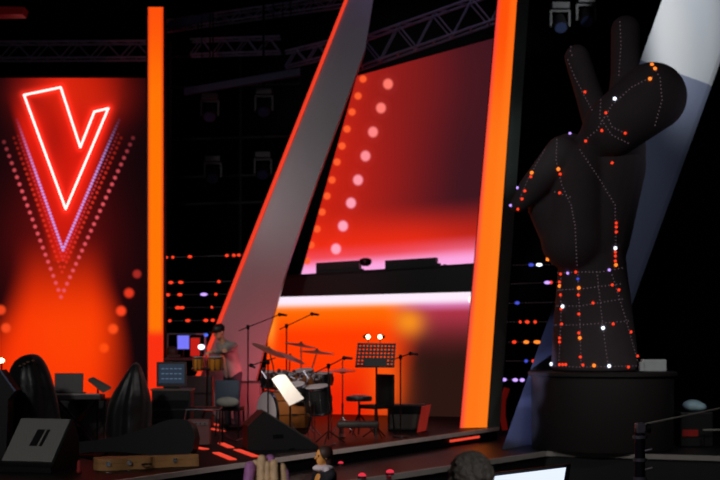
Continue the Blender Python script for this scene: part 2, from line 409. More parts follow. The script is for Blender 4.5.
# ---------------------------------------------------------------- podium and hand sculpture
PC = Vector((X(602, 20.32), 20.32, -.2)); PR = 1.06
tp_z = CZ-38*(PC.y-PR)/F_PX
t = thing('round_podium', PC, 'round black podium under the giant hand sculpture', 'podium')
MB().lathe([(PR-.03, 0), (PR-.01, .02), (PR, tp_z+.2-.07)], PC, 64).build('drum_body', PODM, t, True)
MB().lathe([(PR+.03, tp_z+.2-.068), (PR+.045, tp_z+.2-.055), (PR+.045, tp_z+.2-.012), (PR+.03, tp_z+.2)], PC, 64).build('top_rim', PODM, t, True)
YH = 20.1; k = YH/F_PX
ht = thing('hand_sculpture', Vector((X(595, YH), YH, tp_z)), 'giant dark sculpture of a hand making a V sign, studded with tiny lights', 'sculpture')
mb = MB()
prof = [(42.5, 374, 594.5), (43.3, 366, 594.5), (41.5, 340, 594.2), (39, 315, 593.5), (36.5, 290, 593), (34.5, 272, 592.5), (33, 250, 592)]
n = 40; rings = []
for r, py, cx in prof:
    c = U(cx, py, YH); z = max(c.z, tp_z+.004)
    rings.append([mb.bm.verts.new((c.x+r*k*math.cos(2*math.pi*i/n), YH+r*k*.86*math.sin(2*math.pi*i/n), z)) for i in range(n)])
for A, B in zip(rings[:-1], rings[1:]):
    for i in range(n): mb.bm.faces.new((A[i], A[(i+1) % n], B[(i+1) % n], B[i]))
mb.bm.faces.new(rings[0][::-1]); mb.bm.faces.new(rings[-1])
def cp(a, b): mb.cap(U(a[0], a[1], YH+a[3]), U(b[0], b[1], YH+b[3]), a[2]*k, b[2]*k, 24)
cp((590, 238, 40, .1), (606, 165, 40, .1)); cp((606, 165, 40, .1), (612, 150, 34, .1))
cp((572, 240, 31, -.22), (578, 168, 27, -.2)); cp((578, 168, 27, -.2), (570, 153, 20, -.05))
cp((562, 153, 17, -.3), (531, 190, 13.5, -.42)); cp((531, 190, 13.5, -.42), (519, 204, 8.5, -.45)); cp((519, 204, 8, -.45), (513, 207, 4, -.45))
cp((545, 208, 17, -.2), (562, 235, 22, -.15))
cp((577, 57, 12.6, .15), (588, 92, 13.5, .15)); cp((588, 92, 13.5, .15), (606, 145, 17, .1))
cp((625.5, 30, 14.8, .35), (625, 75, 14.5, .32)); cp((625, 75, 14.5, .32), (620, 150, 19, .2))
hand = voxel(mb, 'hand', SKINST, ht, .035, 4)
mb = MB()
A, B = U(652, 97, YH-.45), U(612, 128, YH-.4)
mb.cap(A, B, 34.5*k*.98, 30*k*.98, 32)
A2 = U(590, 150, YH-.2); mb.cap(B, A2, 27*k, 19*k, 24)
micro = voxel(mb, 'microphone_head', SKINST, ht, .035, 6)
bvhs = []
for o in (hand, micro):
    M = world_of(o); me = o.data
    bvhs.append(BVHTree.FromPolygons([M @ v.co for v in me.vertices], [tuple(p.vertices) for p in me.polygons]))
CAMP = Vector((0, 0, CZ))
def on_hand(px, py):
    for dx in (0, 2, -2, 4, -4, 7):
        dr = (U(px+dx, py, 20)-CAMP).normalized(); best = None
        for bv in bvhs:
            h = bv.ray_cast(CAMP, dr)
            if h[0] is not None and (best is None or h[3] < best[3]): best = h
        if best: return best[0], best[1]
    return None
LIT = 'o652,65 o655,69 o650,79 w615,99 r606,113 r602,130.5 r625,133 r586,141 r585,92 v570,134 r612,163 o532,173 r531,177 o558,169 r560,174 r560,193 v518,188 r525,191 r522,199 v511,205.5 r518,209 r616,223 r616,227 r616,232 w615,248 r615,252 r615,256 r615,261 o615.5,265 v609,270 o548,259 r561,274 v568,273 r576,272 r560,282 o560,286 r561,295 o579,288 r578.5,295 b578,279 w563,306.5 r561.5,309 r593,303 r612,285 r618.5,290 r579,314 r562,324 r613,324 w603,328 r579,333 o580,338 r560,338 r560,342 r630.5,332 r637,356 r580.5,357 r560,364.5 r563,364.5 r566,364.5 r583,365 o594,365.5 w609,366 r628,367 w552,364'.split()
for s_ in LIT:
    kcol = s_[0]; px, py = map(float, s_[1:].split(',')); h = on_hand(px, py)
    if not h: continue
    r = .027 if kcol in 'ow' else .021
    MB().ball(h[0]+h[1]*.008, (r,)*3, 8).build('led_bulb', ECOL[kcol], ht, True)
mb = MB()
SEAMS = [[(568, 60), (574, 75), (584, 95), (592, 110)], [(569, 47), (572, 55)], [(620, 22), (621, 45), (619, 75)], [(585, 140), (597, 130), (612, 105), (632, 87), (652, 77)], [(652, 64), (660, 78), (662, 100), (655, 125)], [(601, 100), (600, 118), (612, 135), (628, 143)],
         [(606, 113), (612, 127), (625, 133)], [(557, 140), (556, 160), (562, 185), (571, 205), (575, 225), (577, 265)], [(555, 192), (570, 197)], [(545, 150), (530, 175), (520, 198)], [(580, 150), (600, 180), (615, 205), (616, 265)],
         [(558, 273), (575, 272), (600, 272), (622, 268)], [(556, 290), (580, 289), (620, 284)], [(555, 306), (580, 306), (622, 299)], [(553, 325), (580, 325), (628, 321)], [(552, 366), (580, 367), (636, 366)],
         [(561, 275), (561, 320), (559, 364)], [(578, 275), (580, 320), (581, 364)], [(597, 272), (603, 328), (608, 365)], [(612, 275), (626, 320), (637, 360)]]
for sl in SEAMS:
    for px, py in line_pts(sl, 3.6):
        h = on_hand(px, py)
        if h: mb.ball(h[0]+h[1]*.002, (.0092,)*3, 5)
o = mb.build('unlit_bulbs', E_DIM, ht); o['kind'] = 'stuff'; o['label'] = 'rows of tiny dim bulbs along the seams'
# grey box on podium
t = thing('box', Vector((X(655, 19.9), 19.9, tp_z)), 'small pale grey box standing on the right edge of the podium', 'box')
bc = Vector((X(652, 19.85), 19.85, tp_z))
MB().box(bc+Vector((.02, 0, .095)), (.36, .22, .18), rz=-.1, bev=.02).build('body', WBOX, t)
MB().box(bc+Vector((-.17, -.06, .08)), (.06, .18, .14), rz=-.1, bev=.01).build('flap', WBOX, t)
# ---------------------------------------------------------------- strings of lights in the background
def string(px0, px1, y0, y1, Y, lights, label, grp):
    A, B = U(px0, y0, Y), U(px1, y1, Y)
    t = thing('light_string', (A+B)/2, label, 'light string', grp)
    MB().cone(A, B, .012, .012, 6).build('rail', BLKM, t)
    mb = MB()
    for i in range(int((px1-px0)/3.2)):
        mb.ball(A.lerp(B, i*3.2/(px1-px0))+Vector((0, -.013, 0)), (.006,)*3, 5)
    o = mb.build('unlit_bulbs', E_DIM, t); o['kind'] = 'stuff'
    for kcol, px, w_ in lights:
        p = A.lerp(B, (px-px0)/(px1-px0))+Vector((0, -.03, 0))
        MB().ball(p, (.028*w_, .028, .03), 8).build('led_bulb', ECOL[kcol], t)
g1 = 'strings of lights between the orange column and the silver beam'
string(150, 262, 258, 254.5, 27, [('r', 166, 1.6), ('r', 173, 1), ('r', 190, 1.6), ('r', 227, 1.3), ('r', 234, 1.3), ('r', 239, 1.3)], 'topmost light string between the orange column and silver beam', g1)
string(150, 250, 283, 281, 27, [('r', 171, 1.8), ('r', 181, 1.8), ('r', 219, 1.2)], 'second light string from the top beside the orange column', g1)
string(150, 245, 295, 294, 27, [('r', 168, 1.6), ('r', 180, 1.8), ('v', 204, 2.6), ('r', 216, 1)], 'light string beside the orange column with a long violet light', g1)
string(150, 240, 308, 307, 27, [('r', 178, 2), ('r', 182, 1.8), ('r', 212, .7)], 'light string beside the column with one pair of red lights', g1)
string(150, 236, 321, 320, 27, [('r', 170, 1.2), ('r', 188, 1.8), ('r', 206, 1.8), ('r', 213, 1.4)], 'lowest light string between the orange column and silver beam', g1)
g2 = 'strings of lights between the orange beam and the hand sculpture'
string(488, 566, 265.5, 264.5, 24, [('b', 531, 1.8), ('w', 539, 2)], 'light string left of the hand with a blue and a white light', g2)
string(486, 575, 285, 281.5, 24, [('v', 547, 2), ('r', 551, .8)], 'light string left of the hand with a single pinkish light', g2)
string(484, 575, 303.5, 302, 24, [('b', 517, 1.6)], 'light string left of the hand with a single blue light', g2)
string(482, 575, 322, 322, 24, [('r', 527, 1.4), ('r', 535, 1), ('r', 520, .8)], 'light string left of the hand with dim red lights, above the orange one', g2)
string(480, 575, 342, 342, 24, [('r', 514, 1.4), ('o', 526, 1.8), ('o', 537, 2.4)], 'light string left of the hand with bright orange lights', g2)
string(478, 570, 361, 361, 24, [('b', 526, 1.2), ('r', 533, 1)], 'light string left of the hand with one blue and one red light, near the podium', g2)
string(476, 566, 379, 381, 24, [('v', 504, 1.6), ('v', 515, 1.8), ('v', 522, 1.6), ('r', 532, 1.3)], 'lowest light string left of the podium with violet lights', g2)
o = MB().tube([U(507, 388, 22.8), U(503, 400, 22.8), U(502.5, 415, 22.8), U(505, 430, 22.8)], .05, 10).build('curved_pipe', mat('red_glow_pipe', (120, 22, 16), .5, emit=(90, 12, 8), est=.6), smooth=True)  # red light on the pipe put in as colour and emission
center_origin(o); tag(o, 'thin curved pipe with a painted red glow, standing between the orange beam and the slab', 'pipe')
# ---------------------------------------------------------------- trusses and fixtures
def truss(A, B, hgt, dep, bays, label, m=TRUSS, r=.025, grp='lighting trusses'):
    t = thing('lighting_truss', (A+B)/2, label, 'truss', grp)
    zz, yy = Vector((0, 0, hgt)), Vector((0, dep, 0))
    for o_ in (zz*0, zz, yy, yy+zz): MB().cone(A+o_, B+o_, r, r, 8).build('chord', m, t)
    mb = MB()
    for i in range(bays):
        p, q = A.lerp(B, i/bays), A.lerp(B, (i+1)/bays)
        for o_ in (zz*0, yy):
            if i % 2: mb.cone(p+o_+zz, q+o_, r*.55, r*.55, 6)
            else: mb.cone(p+o_, q+o_+zz, r*.55, r*.55, 6)
        mb.cone(p, p+yy, r*.5, r*.5, 6); mb.cone(p+zz, q+zz+yy, r*.5, r*.5, 6)
    mb.build('braces', m, t)
    for f_ in (.08, .92):
        p = A.lerp(B, f_)+yy/2+zz; MB().cone(p, (p.x, p.y, 11.8), .012, .012, 6).build('hanging_cable', DRAPE, t)
    return t
truss(U(-30, 58, 28), U(150, 57, 28), .34, .34, 12, 'dim horizontal truss above the V screen at upper left')
truss(U(345, 71, 25.3), U(510, 14, 24), .52, .4, 9, 'bluish lighting truss rising to the right above the upper LED screen')
truss(U(190, 54, 29), U(280, 51, 29), .32, .3, 8, 'faint far truss in the dark between the column and silver beam')
truss(U(160, 30, 30), U(350, 3, 29), .2, .3, 16, 'faint long truss near the top edge left of the silver beam')
truss(U(285, 66, 29), U(350, 50, 29), .32, .3, 6, 'short faint truss just left of the silver beam')
for (A, B, lab) in ((U(184, 88, 26.3), U(300, 68, 26.3), 'dim bluish slanted bar in the dark left of the silver beam'), (U(168, 22, 28), U(212, 13, 28), 'short dim bluish bar at the top beside the orange column')):
    o = MB().prism([A, B, B+Vector((0, 0, -.14)), A+Vector((0, 0, -.14))], (0, .1, 0)).build('rigging_bar', mat('bar_blue', (26, 33, 60), .6, .0))
    for P_ in (A.lerp(B, .15), A.lerp(B, .85)):
        MB().cone(P_+Vector((0, .05, 0)), (P_.x, P_.y+.05, 11.8), .01, .01, 6).build('hanging_cable', DRAPE, o)
    tag(o, lab, 'bar')
MHM = mat('moving_head_black', (13, 13, 15), .5)
def moving_head(p, label, s=1.0):
    t = thing('moving_light', p, label, 'stage light', 'moving lights hanging in the dark rigging')
    MB().cone(p+Vector((0, 0, .2*s)), (p.x, p.y, 11.8), .015, .015, 6).build('hanging_pipe', DRAPE, t)
    MB().box(p+Vector((0, 0, .14*s)), (.34*s, .26*s, .14*s), bev=.02).build('base', MHM, t)
    mb = MB(); mb.box(p+Vector((0, 0, .05*s)), (.36*s, .08*s, .04*s))
    for sx in (-1, 1): mb.box(p+Vector((.17*s*sx, 0, -.09*s)), (.04*s, .09*s, .3*s))
    mb.build('yoke', MHM, t)
    h = MB().cone(p+Vector((0, .1*s, -.05*s)), p+Vector((0, -.12*s, -.28*s)), .1*s, .13*s, 16).build('head', MHM, t, True)
    MB().cone(p+Vector((0, -.12*s, -.28*s)), p+Vector((0, -.13*s, -.29*s)), .11*s, .11*s, 16).build('lens', mat('lens', (45, 55, 85), .15), h)
moving_head(U(210, 104, 27), 'moving stage light hanging beside the column, upper left one')
moving_head(U(264, 99, 27), 'moving stage light hanging near the silver beam, upper right one')
moving_head(U(213, 166, 27.9), 'moving stage light in the dark beside the column, lower left one')
moving_head(U(263, 162, 27.9), 'moving stage light in the dark near the silver beam, lower right one')
moving_head(U(560, 14, 25), 'moving stage light hanging at the top left of the V fingers')
moving_head(U(586, 8, 25), 'moving stage light hanging at the top between the two raised fingers')
MBk = MB()
for yy in (57, 88, 140, 178, 205): MBk.cone(U(165, yy, 29.5), U(300, yy-4, 29.5), .04, .04, 6)
for xx in (170, 240, 300): MBk.cone(U(xx, 40, 29.5), (X(xx, 29.5), 29.5, .01), .04, .04, 6)
o = MBk.build('scaffold', mat('scaffold_dark', (16, 16, 18), .6, .3)); center_origin(o); tag(o, 'dark scaffold grid behind the moving lights, left of the silver beam', 'scaffold')
# upper left corner panel, red reflection put into its colour and emission
o = MB().prism([U(-20, 6, 22), U(24, 7, 22), U(22, 14, 22), U(-20, 15, 22)], (0, .3, 0)).build('reflection_panel', mat('red_reflection', (90, 14, 18), .4, noise=.8, nscale=2, emit=(110, 10, 14), est=.1)); center_origin(o)
tag(o, 'dark panel in the top left corner with a red reflection painted on', 'panel')
# ---------------------------------------------------------------- floor strips
FS = [((197, 448), (206, 449.5), 'short red floor strip beside the small brown amplifier'), ((216, 453), (233, 460), 'red floor strip nearest the stage edge, left of the blond head'),
      ((221, 443.5), (231, 448), 'short red floor strip under the grey chair'), ((237, 450), (256, 457), 'long red floor strip ending behind the blond head'),
      ((211, 424), (219, 425.5), 'small far red floor strip behind the chrome stand'), ((211, 429), (224, 431.5), 'red floor strip just in front of the far one behind the chrome stand'),
      ((87, 439), (104, 443.5), 'red floor strip between grey monitor and draped stand'), ((85, 446), (93, 449), 'short red floor strip beside the grey stage monitor')]
for a, b, lab in FS:
    A, B = FL(*a, .004), FL(*b, .004); dd = (B-A).normalized(); nn = Vector((-dd.y, dd.x, 0))
    if nn.x < 0: nn = -nn
    hw = .045
    o = MB().prism([A-nn*hw, B-nn*hw, B+nn*hw, A+nn*hw], (0, 0, .012)).build('floor_light_strip', E_FLOOR); center_origin(o)
    tag(o, lab, 'light strip', 'red light strips in the stage floor')
# stage-face strip and small lamps on walkway
def on_edge(px, z, off=.01):
    # point of the stage face at pixel column px
    kx = (px-360)/F_PX; t_ = (kx*SA.y-SA.x)/(d.x-kx*d.y); p = SA+d*t_; return Vector((p.x, p.y, z))+nrm*off
A, B = on_edge(449, -.13), on_edge(478, -.13)
o = MB().prism([A, B, B+Vector((0, 0, .035)), A+Vector((0, 0, .035))], nrm*.02).build('face_light_strip', E_FLOOR); center_origin(o)
tag(o, 'red light strip on the stage front below the orange beam', 'light strip')
for px, py, r, lab in ((333, 462, .035, 'small red lamp beside the person with the white collar'), (362, 475.5, .05, 'red lamp at the bottom edge, left one of two on the walkway'), (390, 472, .05, 'red lamp on the walkway, right one of two near the stage front')):
    p = FL(px, py+3, -.2)
    if px == 333: p = on_edge(333, -.2, .12)
    p.z = -.2
    t = thing('floor_lamp', p, lab, 'lamp', 'small red lamps along the walkway')
    MB().cone(p, p+Vector((0, 0, .03)), r*1.1, r, 14).build('base', BLK, t)
    MB().ball(p+Vector((0, 0, .03)), (r, r, r*.8), 12).build('bulb', emat('lamp_red', (225, 50, 70), 1), t, True)
# ---------------------------------------------------------------- equipment, left
def wedge(name, label, P, rz, w_, dp, h, gm, logo=False, grp='wedge floor monitors'):
    t = thing(name, P, label, 'stage monitor', grp)
    R = Matrix.Translation(P) @ Matrix.Rotation(rz, 4, 'Z')
    pr = [(-dp/2, 0), (dp/2, 0), (dp/2, h*.62), (dp*.28, h), (-dp/2+.05, h*.16), (-dp/2, h*.1)]
    MB().prism([R @ Vector((-w_/2, y, z)) for y, z in pr], (R.to_3x3() @ Vector((w_, 0, 0)))).build('cabinet', BLK, t)
    y0, z0, y1, z1 = -dp/2+.05, h*.16, dp*.28, h
    nn = Vector((0, -(z1-z0), (y1-y0))).normalized()
    def g(u, v): return Vector((-w_/2+w_*u, y0+(y1-y0)*v, z0+(z1-z0)*v))
    gr = MB().prism([R @ (g(u, v)+nn*.004) for u, v in ((.03, .03), (.97, .03), (.97, .97), (.03, .97))], R.to_3x3() @ (nn*.015)).build('grille', gm, t)
    if logo:
        for u0, u1, v0, v1 in ((.42, .56, .36, .72), (.6, .66, .36, .72)):
            MB().prism([R @ (g(u, v)+nn*.02) for u, v in ((u0, v0), (u1, v0), (u1+.03, v1), (u0+.03, v1))], R.to_3x3() @ (nn*.006)).build('badge', BLK, gr)
    for sx in (-1, 1):
        MB().box(R @ Vector((sx*(w_/2), .06, h*.35)), (.012, .14, .05), rz=rz).build('side_handle', BLKM, t)
    return t
wedge('floor_monitor', 'wedge floor monitor with a pale grey grille, at the bottom left', Vector((X(40, 15.1), 15.05, 0)), math.radians(-17), .66, .62, .56, GRILLE, True)
wedge('floor_monitor', 'black wedge floor monitor in front of the bass drum', Vector((X(279.5, 17.9), 17.95, 0)), math.radians(101), .6, .92, .5, DGRILLE)
def drape(name, label, prof, Y, dep, cat='covered equipment', seed=1):
    """cloth hanging over a tall stand: outline (px, py) profile given as (cx,w,py) rings"""
    rnd = random.Random(seed); bm = bmesh.new(); n = 40; rings = []
    ph = [rnd.random()*6.28 for _ in range(4)]
    for j, (x0, x1, py) in enumerate(prof):
        c = U((x0+x1)/2, py, Y); rx = (x1-x0)/2*Y/F_PX; ry = max(.02, dep*min(1, (j+1)/3)); f = j/(len(prof)-1)
        ring = []
        for i in range(n):
            a_ = 2*math.pi*i/n
            w_ = 1+(.25+.75*f)*(.3*(abs(math.sin(2.5*a_+ph[0]+.8*f))-.6)+.16*(abs(math.sin(4*a_+ph[1]-f))-.6)+.04*math.sin(11*a_+ph[2]))
            w_ *= 1+.05*math.sin(j*2.3+3*a_+ph[3])
            ring.append(bm.verts.new((c.x+rx*math.cos(a_)*(w_*.5+.5), Y+ry*math.sin(a_)*w_, max(.012, c.z))))
        rings.append(ring)
    for A, B in zip(rings[:-1], rings[1:]):
        for i in range(n): bm.faces.new((A[i], A[(i+1) % n], B[(i+1) % n], B[i]))
    bm.faces.new(rings[0][::-1]); bm.faces.new(rings[-1])
    mb = MB(); mb.bm.free(); mb.bm = bm
    o = mb.build(name, CLOTH, None, True); center_origin(o)
    m_ = o.modifiers.new('s', 'SUBSURF'); m_.levels = 1; m_.render_levels = 1
    tag(o, label, cat); return o
drape('draped_cover', 'tall black cloth cover behind the grey floor monitor at far left', [(28, 37, 353.5), (13, 44, 360), (10, 50, 374), (5, 55, 388), (2, 58, 404), (1, 60, 425), (0, 64, 453)], 17.2, .3, seed=3)
drape('draped_cover', 'narrow pointed black cloth cover left of the computer rack', [(133, 139, 362), (126, 143, 373), (114, 149, 391), (107, 151, 405), (106, 150, 418), (105, 150, 432), (104, 151, 449)], 17.8, .24, seed=5)
mb = MB()
for x, y in ((20, 366), (24, 364), (28, 362), (33, 360.5)): mb.ball(U(x, y, 16.92), (.022, .02, .012), 8)
o = mb.build('reflective_tag', mat('gold_tag', (190, 150, 110), .3, .6)); center_origin(o); tag(o, 'little shiny tags on the shoulder of the large black cover', 'tag')
t = thing('tilted_case', Vector((X(2, 16.6), 16.6, 0)), 'dark tilted case with pale edge cut by the left border', 'case')
MB().prism([U(-30, 372, 16.2), U(0, 370, 16.2), U(15, 391, 16.2), U(8, 400, 16.2), U(6, 459.9, 16.2), U(-30, 459.9, 16.2)], (0, .3, 0)).build('body', BLK, t)
MB().tube([U(0, 370, 16.19), U(15, 391, 16.19)], .012).build('edge', mat('pale_blue_edge', (110, 125, 160), .4), t)
pl = U(1, 360.5, 18.5)
t = thing('spot_lamp', Vector((pl.x, 18.5, 0)), 'small bright warm lamp on a pole at the left border', 'lamp')
MB().ball(pl, (.05, .05, .035), 12).build('bulb', E_LAMP, t)
MB().tube([Vector((pl.x, 18.53, .02)), pl+Vector((0, .03, -.02))], .012).build('pole', BLKM, t)
MB().cone(Vector((pl.x, 18.53, 0)), Vector((pl.x, 18.53, .02)), .14, .12, 20).build('base', BLKM, t)
# keyboard on stand with laptop
YK = 18.3; kz = U(0, 399, YK).z
kt = thing('keyboard', Vector((X(72, YK), YK, 0)), 'black electric keyboard on a stand under the open laptop', 'keyboard')
kb = Vector((X(76, YK), YK, kz))
MB().box(kb+Vector((-.04, 0, .03)), (.82, .3, .07), bev=.015).build('body', mat('keyboard_grey', (66, 66, 68), .5), kt)
mb = MB()
for i in range(26): mb.box(kb+Vector((-.4+i*.029, -.08, .07)), (.025, .12, .012))
mb.build('keys', HEADM, kt)
for sx in (-1, 1): MB().tube([kb+Vector((.3*sx, -.1, 0)), Vector((kb.x-.3*sx, kb.y-.1, .015))], .018).build('leg', BLKM, kt)
for sx in (-1, 1): MB().tube([kb+Vector((.3*sx, .1, 0)), Vector((kb.x-.3*sx, kb.y+.1, .015))], .018).build('leg', BLKM, kt)
lt_ = thing('laptop', kb+Vector((-.09, .05, .066)), 'open dark laptop standing on the keyboard, its lid towards us', 'laptop')
lp = kb+Vector((-.1, .06, .066))
MB().box(lp+Vector((0, .06, .012)), (.38, .22, .018)).build('base', BLK, lt_)
MB().box(lp+Vector((0, -.04, .15)), (.39, .012, .27), rx=-.12, bev=.004).build('lid', mat('lid_grey', (62, 60, 60), .4), lt_)
# music desk / tilted sheet stand right of the laptop
t = thing('tilted_stand', Vector((X(97, 18.5), 18.6, 0)), 'dark tilted desk on a pole between laptop and pointed black cover', 'music stand')
MB().prism([U(88, 381, 18.6), U(93, 379, 18.6), U(111, 389, 18.5), U(103, 393, 18.5)], (0, .02, .03)).build('desk', mat('desk_grey', (95, 90, 82), .5), t)
MB().tube([Vector((X(97, 18.62), 18.62, .02)), U(98, 387, 18.62)], .014).build('pole', BLKM, t)
MB().cone(Vector((X(97, 18.62), 18.62, 0)), Vector((X(97, 18.62), 18.62, .03)), .17, .1, 20).build('base', BLKM, t)
t = thing('flight_case', Vector((X(90, 19), 19.0, 0)), 'black flight case with tiny red lights behind the keyboard stand', 'case')
fc = Vector((X(80, 19.1), 19.1, 0))
MB().box(fc+Vector((0, 0, .3)), (.84, .4, .58), bev=.02).build('body', BLK, t)
MB().box(fc+Vector((0, 0, .595)), (.86, .42, .03), bev=.01).build('lid', BLKM, t)
for dx, dz in ((-.13, .12), (-.02, .1)): MB().ball(fc+Vector((dx, -.205, dz)), (.03, .01, .015), 8).build('indicator', E_RED, t)
o = MB().ball(Vector((X(70, 17.3), 17.3, .07)), (.1, .08, .07), 16).cone(Vector((X(70, 17.3), 17.3, .13)), Vector((X(70, 17.3), 17.3, .3)), .03, .02, 12).build('plastic_bottle', mat('bottle_grey', (140, 130, 135), .3), smooth=True)
center_origin(o); tag(o, 'small pale squat bottle on the floor behind the grey monitor', 'bottle')
o = MB().cap(FL(79, 474), FL(79, 474)+Vector((0, 0, .1)), .03, .02, 12).build('water_bottle', mat('bottle_red', (170, 60, 60), .3), smooth=True)
center_origin(o); o.location.z = .0; tag(o, 'small reddish bottle at the right foot of the grey floor monitor', 'bottle')
# guitar cases
def guitar_pts(L, W, soft=False):
    pts = []
    prof = [(0, .0), (.015, .3), (.06, .44), (.14, .5), (.22, .47), (.3, .38), (.37, .37), (.44, .40), (.5, .36), (.56, .2), (.7, .17), (.86, .17), (.93, .21), (.98, .18), (1, .0)]
    if soft: prof = [(0, .0), (.02, .3), (.07, .45), (.15, .5), (.24, .48), (.33, .4), (.42, .32), (.52, .26), (.62, .2), (.74, .17), (.86, .15), (.93, .15), (.98, .12), (1, .0)]
    # smooth with catmull
    up = []
    for i in range(len(prof)-1):
        p0 = prof[max(0, i-1)]; p1 = prof[i]; p2 = prof[i+1]; p3 = prof[min(len(prof)-1, i+2)]
        for t_ in (0, .33, .66):
            f = lambda q: .5*((2*p1[q])+(-p0[q]+p2[q])*t_+(2*p0[q]-5*p1[q]+4*p2[q]-p3[q])*t_*t_+(-p0[q]+3*p1[q]-3*p2[q]+p3[q])*t_**3)
            up.append((f(0)*L, max(0, f(1))*W))
    up.append((L, 0))
    return [(x, y) for x, y in up]+[(x, -y) for x, y in up[-2:0:-1]]
def gcase(name, label, M, L, W, T, m, seam, soft=False):
    t = thing(name, M @ Vector((L/2, 0, 0)), label, 'guitar case')
    P = guitar_pts(L, W, soft)
    V3 = lambda x, y, z: M @ Vector((x, y, z))
    z3 = M.to_3x3() @ Vector((0, 0, 1))
    MB().prism([V3(x, y, 0) for x, y in P], z3*(T*.58)).build('bottom_shell', m, t)
    MB().prism([V3(x*.995+.002*L, y*.98, T*.6) for x, y in P], z3*(T*.4)).build('lid', m, t)
    for fx in (.1, .3, .75):
        y = max(p[1] for p in P if abs(p[0]/L-fx) < .05)
        MB().box(V3(fx*L, -y*1.0, T*.58), (.05, .015, .05)).build('latch', seam, t)
    MB().tube([V3(.42*L, -.4*W, T*.4), V3(.42*L, -.4*W-.05, T*.45), V3(.5*L, -.38*W-.05, T*.45), V3(.5*L, -.36*W, T*.4)], .01).build('handle', BLK, t)
    return t
# black case standing on its long edge, wide end to the right, leaning back
A = FL(196, 459.5); B = FL(74, 456)
dx_ = (B-A).normalized(); up_ = (Vector((0, .12, 1))-dx_*0).normalized(); up_ = (up_-dx_*up_.dot(dx_)).normalized(); nz = dx_.cross(up_)
W_ = .48
M = Matrix(((dx_.x, up_.x, nz.x, A.x), (dx_.y, up_.y, nz.y, A.y), (dx_.z, up_.z, nz.z, A.z+.0), (0, 0, 0, 1)))
M = M @ Matrix.Rotation(-.105, 4, 'Z') @ Matrix.Translation((0, W_*.5+.03, 0))
gcase('guitar_case', 'black guitar case standing on edge behind the tan case', M, (B-A).length, W_, .16, BLK, BLKM, soft=True)
A = Vector((X(199, 15.5), 15.5, 0)); B = Vector((X(94, 15.0), 15.0, 0)); dd = B-A
M = Matrix.Translation(B+Vector((0, 0, .001))) @ Matrix.Rotation(math.atan2(-dd.y, -dd.x), 4, 'Z')
gcase('guitar_case', 'tan guitar case lying flat at the stage edge', M, dd.length, .34, .13, TAN, CHROME)
# computer rack
YR = 18.8
t = thing('equipment_rack', Vector((X(171, YR), YR+.2, 0)), 'tall black equipment rack carrying a monitor, in front of the orange column', 'rack')
rw = 39/F_PX*YR; rx = X(171, YR); rt = U(0, 389, YR).z
MB().box((rx, YR+.2, rt/2), (rw, .4, rt-.04), bev=.015).build('body', BLK, t)
MB().box((rx, YR+.2, rt-.012), (rw+.03, .43, .024)).build('top_shelf', mat('shelf', (110, 95, 85), .45), t)
for i in range(4): MB().box((rx, YR-.008, .12+i*.14), (rw-.06, .015, .11)).build('rack_unit', BLKM, t)
t = thing('monitor', Vector((rx, YR+.15, rt)), 'dark computer monitor with dim blue screen on top of the equipment rack', 'monitor')
mz = rt+.2
MB().box((rx-.01, YR+.14, mz), (.42, .04, .35), bev=.01).build('frame', mat('bezel', (70, 62, 64), .5), t)
MB().box((rx-.01, YR+.115, mz+.01), (.36, .01, .27)).build('screen', E_BLS2, t)
mb = MB()
for i in range(5):
    for j in range(3): mb.box((rx-.13+i*.06, YR+.107, mz-.06+j*.07), (.04, .004, .012))
mb.build('screen_text', emat('screen_text_dim', (88, 105, 125), 1), t)
MB().box((rx, YR+.15, rt+.015), (.22, .16, .02)).build('foot', BLK, t)
# chrome frame + amplifier + chair
YT = 18.4
ft = thing('chrome_frame', Vector((X(204, YT), YT, 0)), 'small chrome frame stand over the brownish amplifier', 'stand')
x0, x1, zt = X(187, YT), X(221, YT), U(0, 409, YT).z
for yy in (YT-.15, YT+.2): MB().tube([(x0-.05, yy, .01), (x0-.03, yy, .2), (x0, yy, zt), (x1, yy, zt), (x1, yy, .01)], .014).build('rail', CHROME if yy < YT else BLKM, ft)
MB().box(((x0+x1)/2, YT+.02, zt+.015), (x1-x0, .36, .02)).build('top_plate', BLKM, ft)
t = thing('amplifier', Vector((X(199, YT), YT+.05, 0)), 'brownish cloth-fronted amplifier under the chrome frame', 'amplifier')
MB().box((X(199, YT), YT+.03, .18), (.3, .22, .35), bev=.015).build('cabinet', BROWN, t)
MB().box((X(199, YT), YT-.085, .3), (.26, .012, .05)).build('control_panel', mat('panel_grey', (130, 115, 115), .4), t)
for i in range(4): MB().cone((X(199, YT)-.09+i*.06, YT-.09, .3), (X(199, YT)-.09+i*.06, YT-.11, .3), .012, .01, 10).build('knob', BLK, t)
o = MB().ball(FL(202, 441)+Vector((0, 0, .05)), (.06, .05, .05), 14).cone(FL(202, 441)+Vector((.02, 0, .06)), FL(202, 441)+Vector((.1, 0, .1)), .03, .02).build('kettle_pot', mat('green_silver', (170, 190, 140), .2, .8), smooth=True)
center_origin(o); o.location.z = .0; tag(o, 'small shiny greenish object on the floor before the amplifier', 'pot')
YCh = 19.8
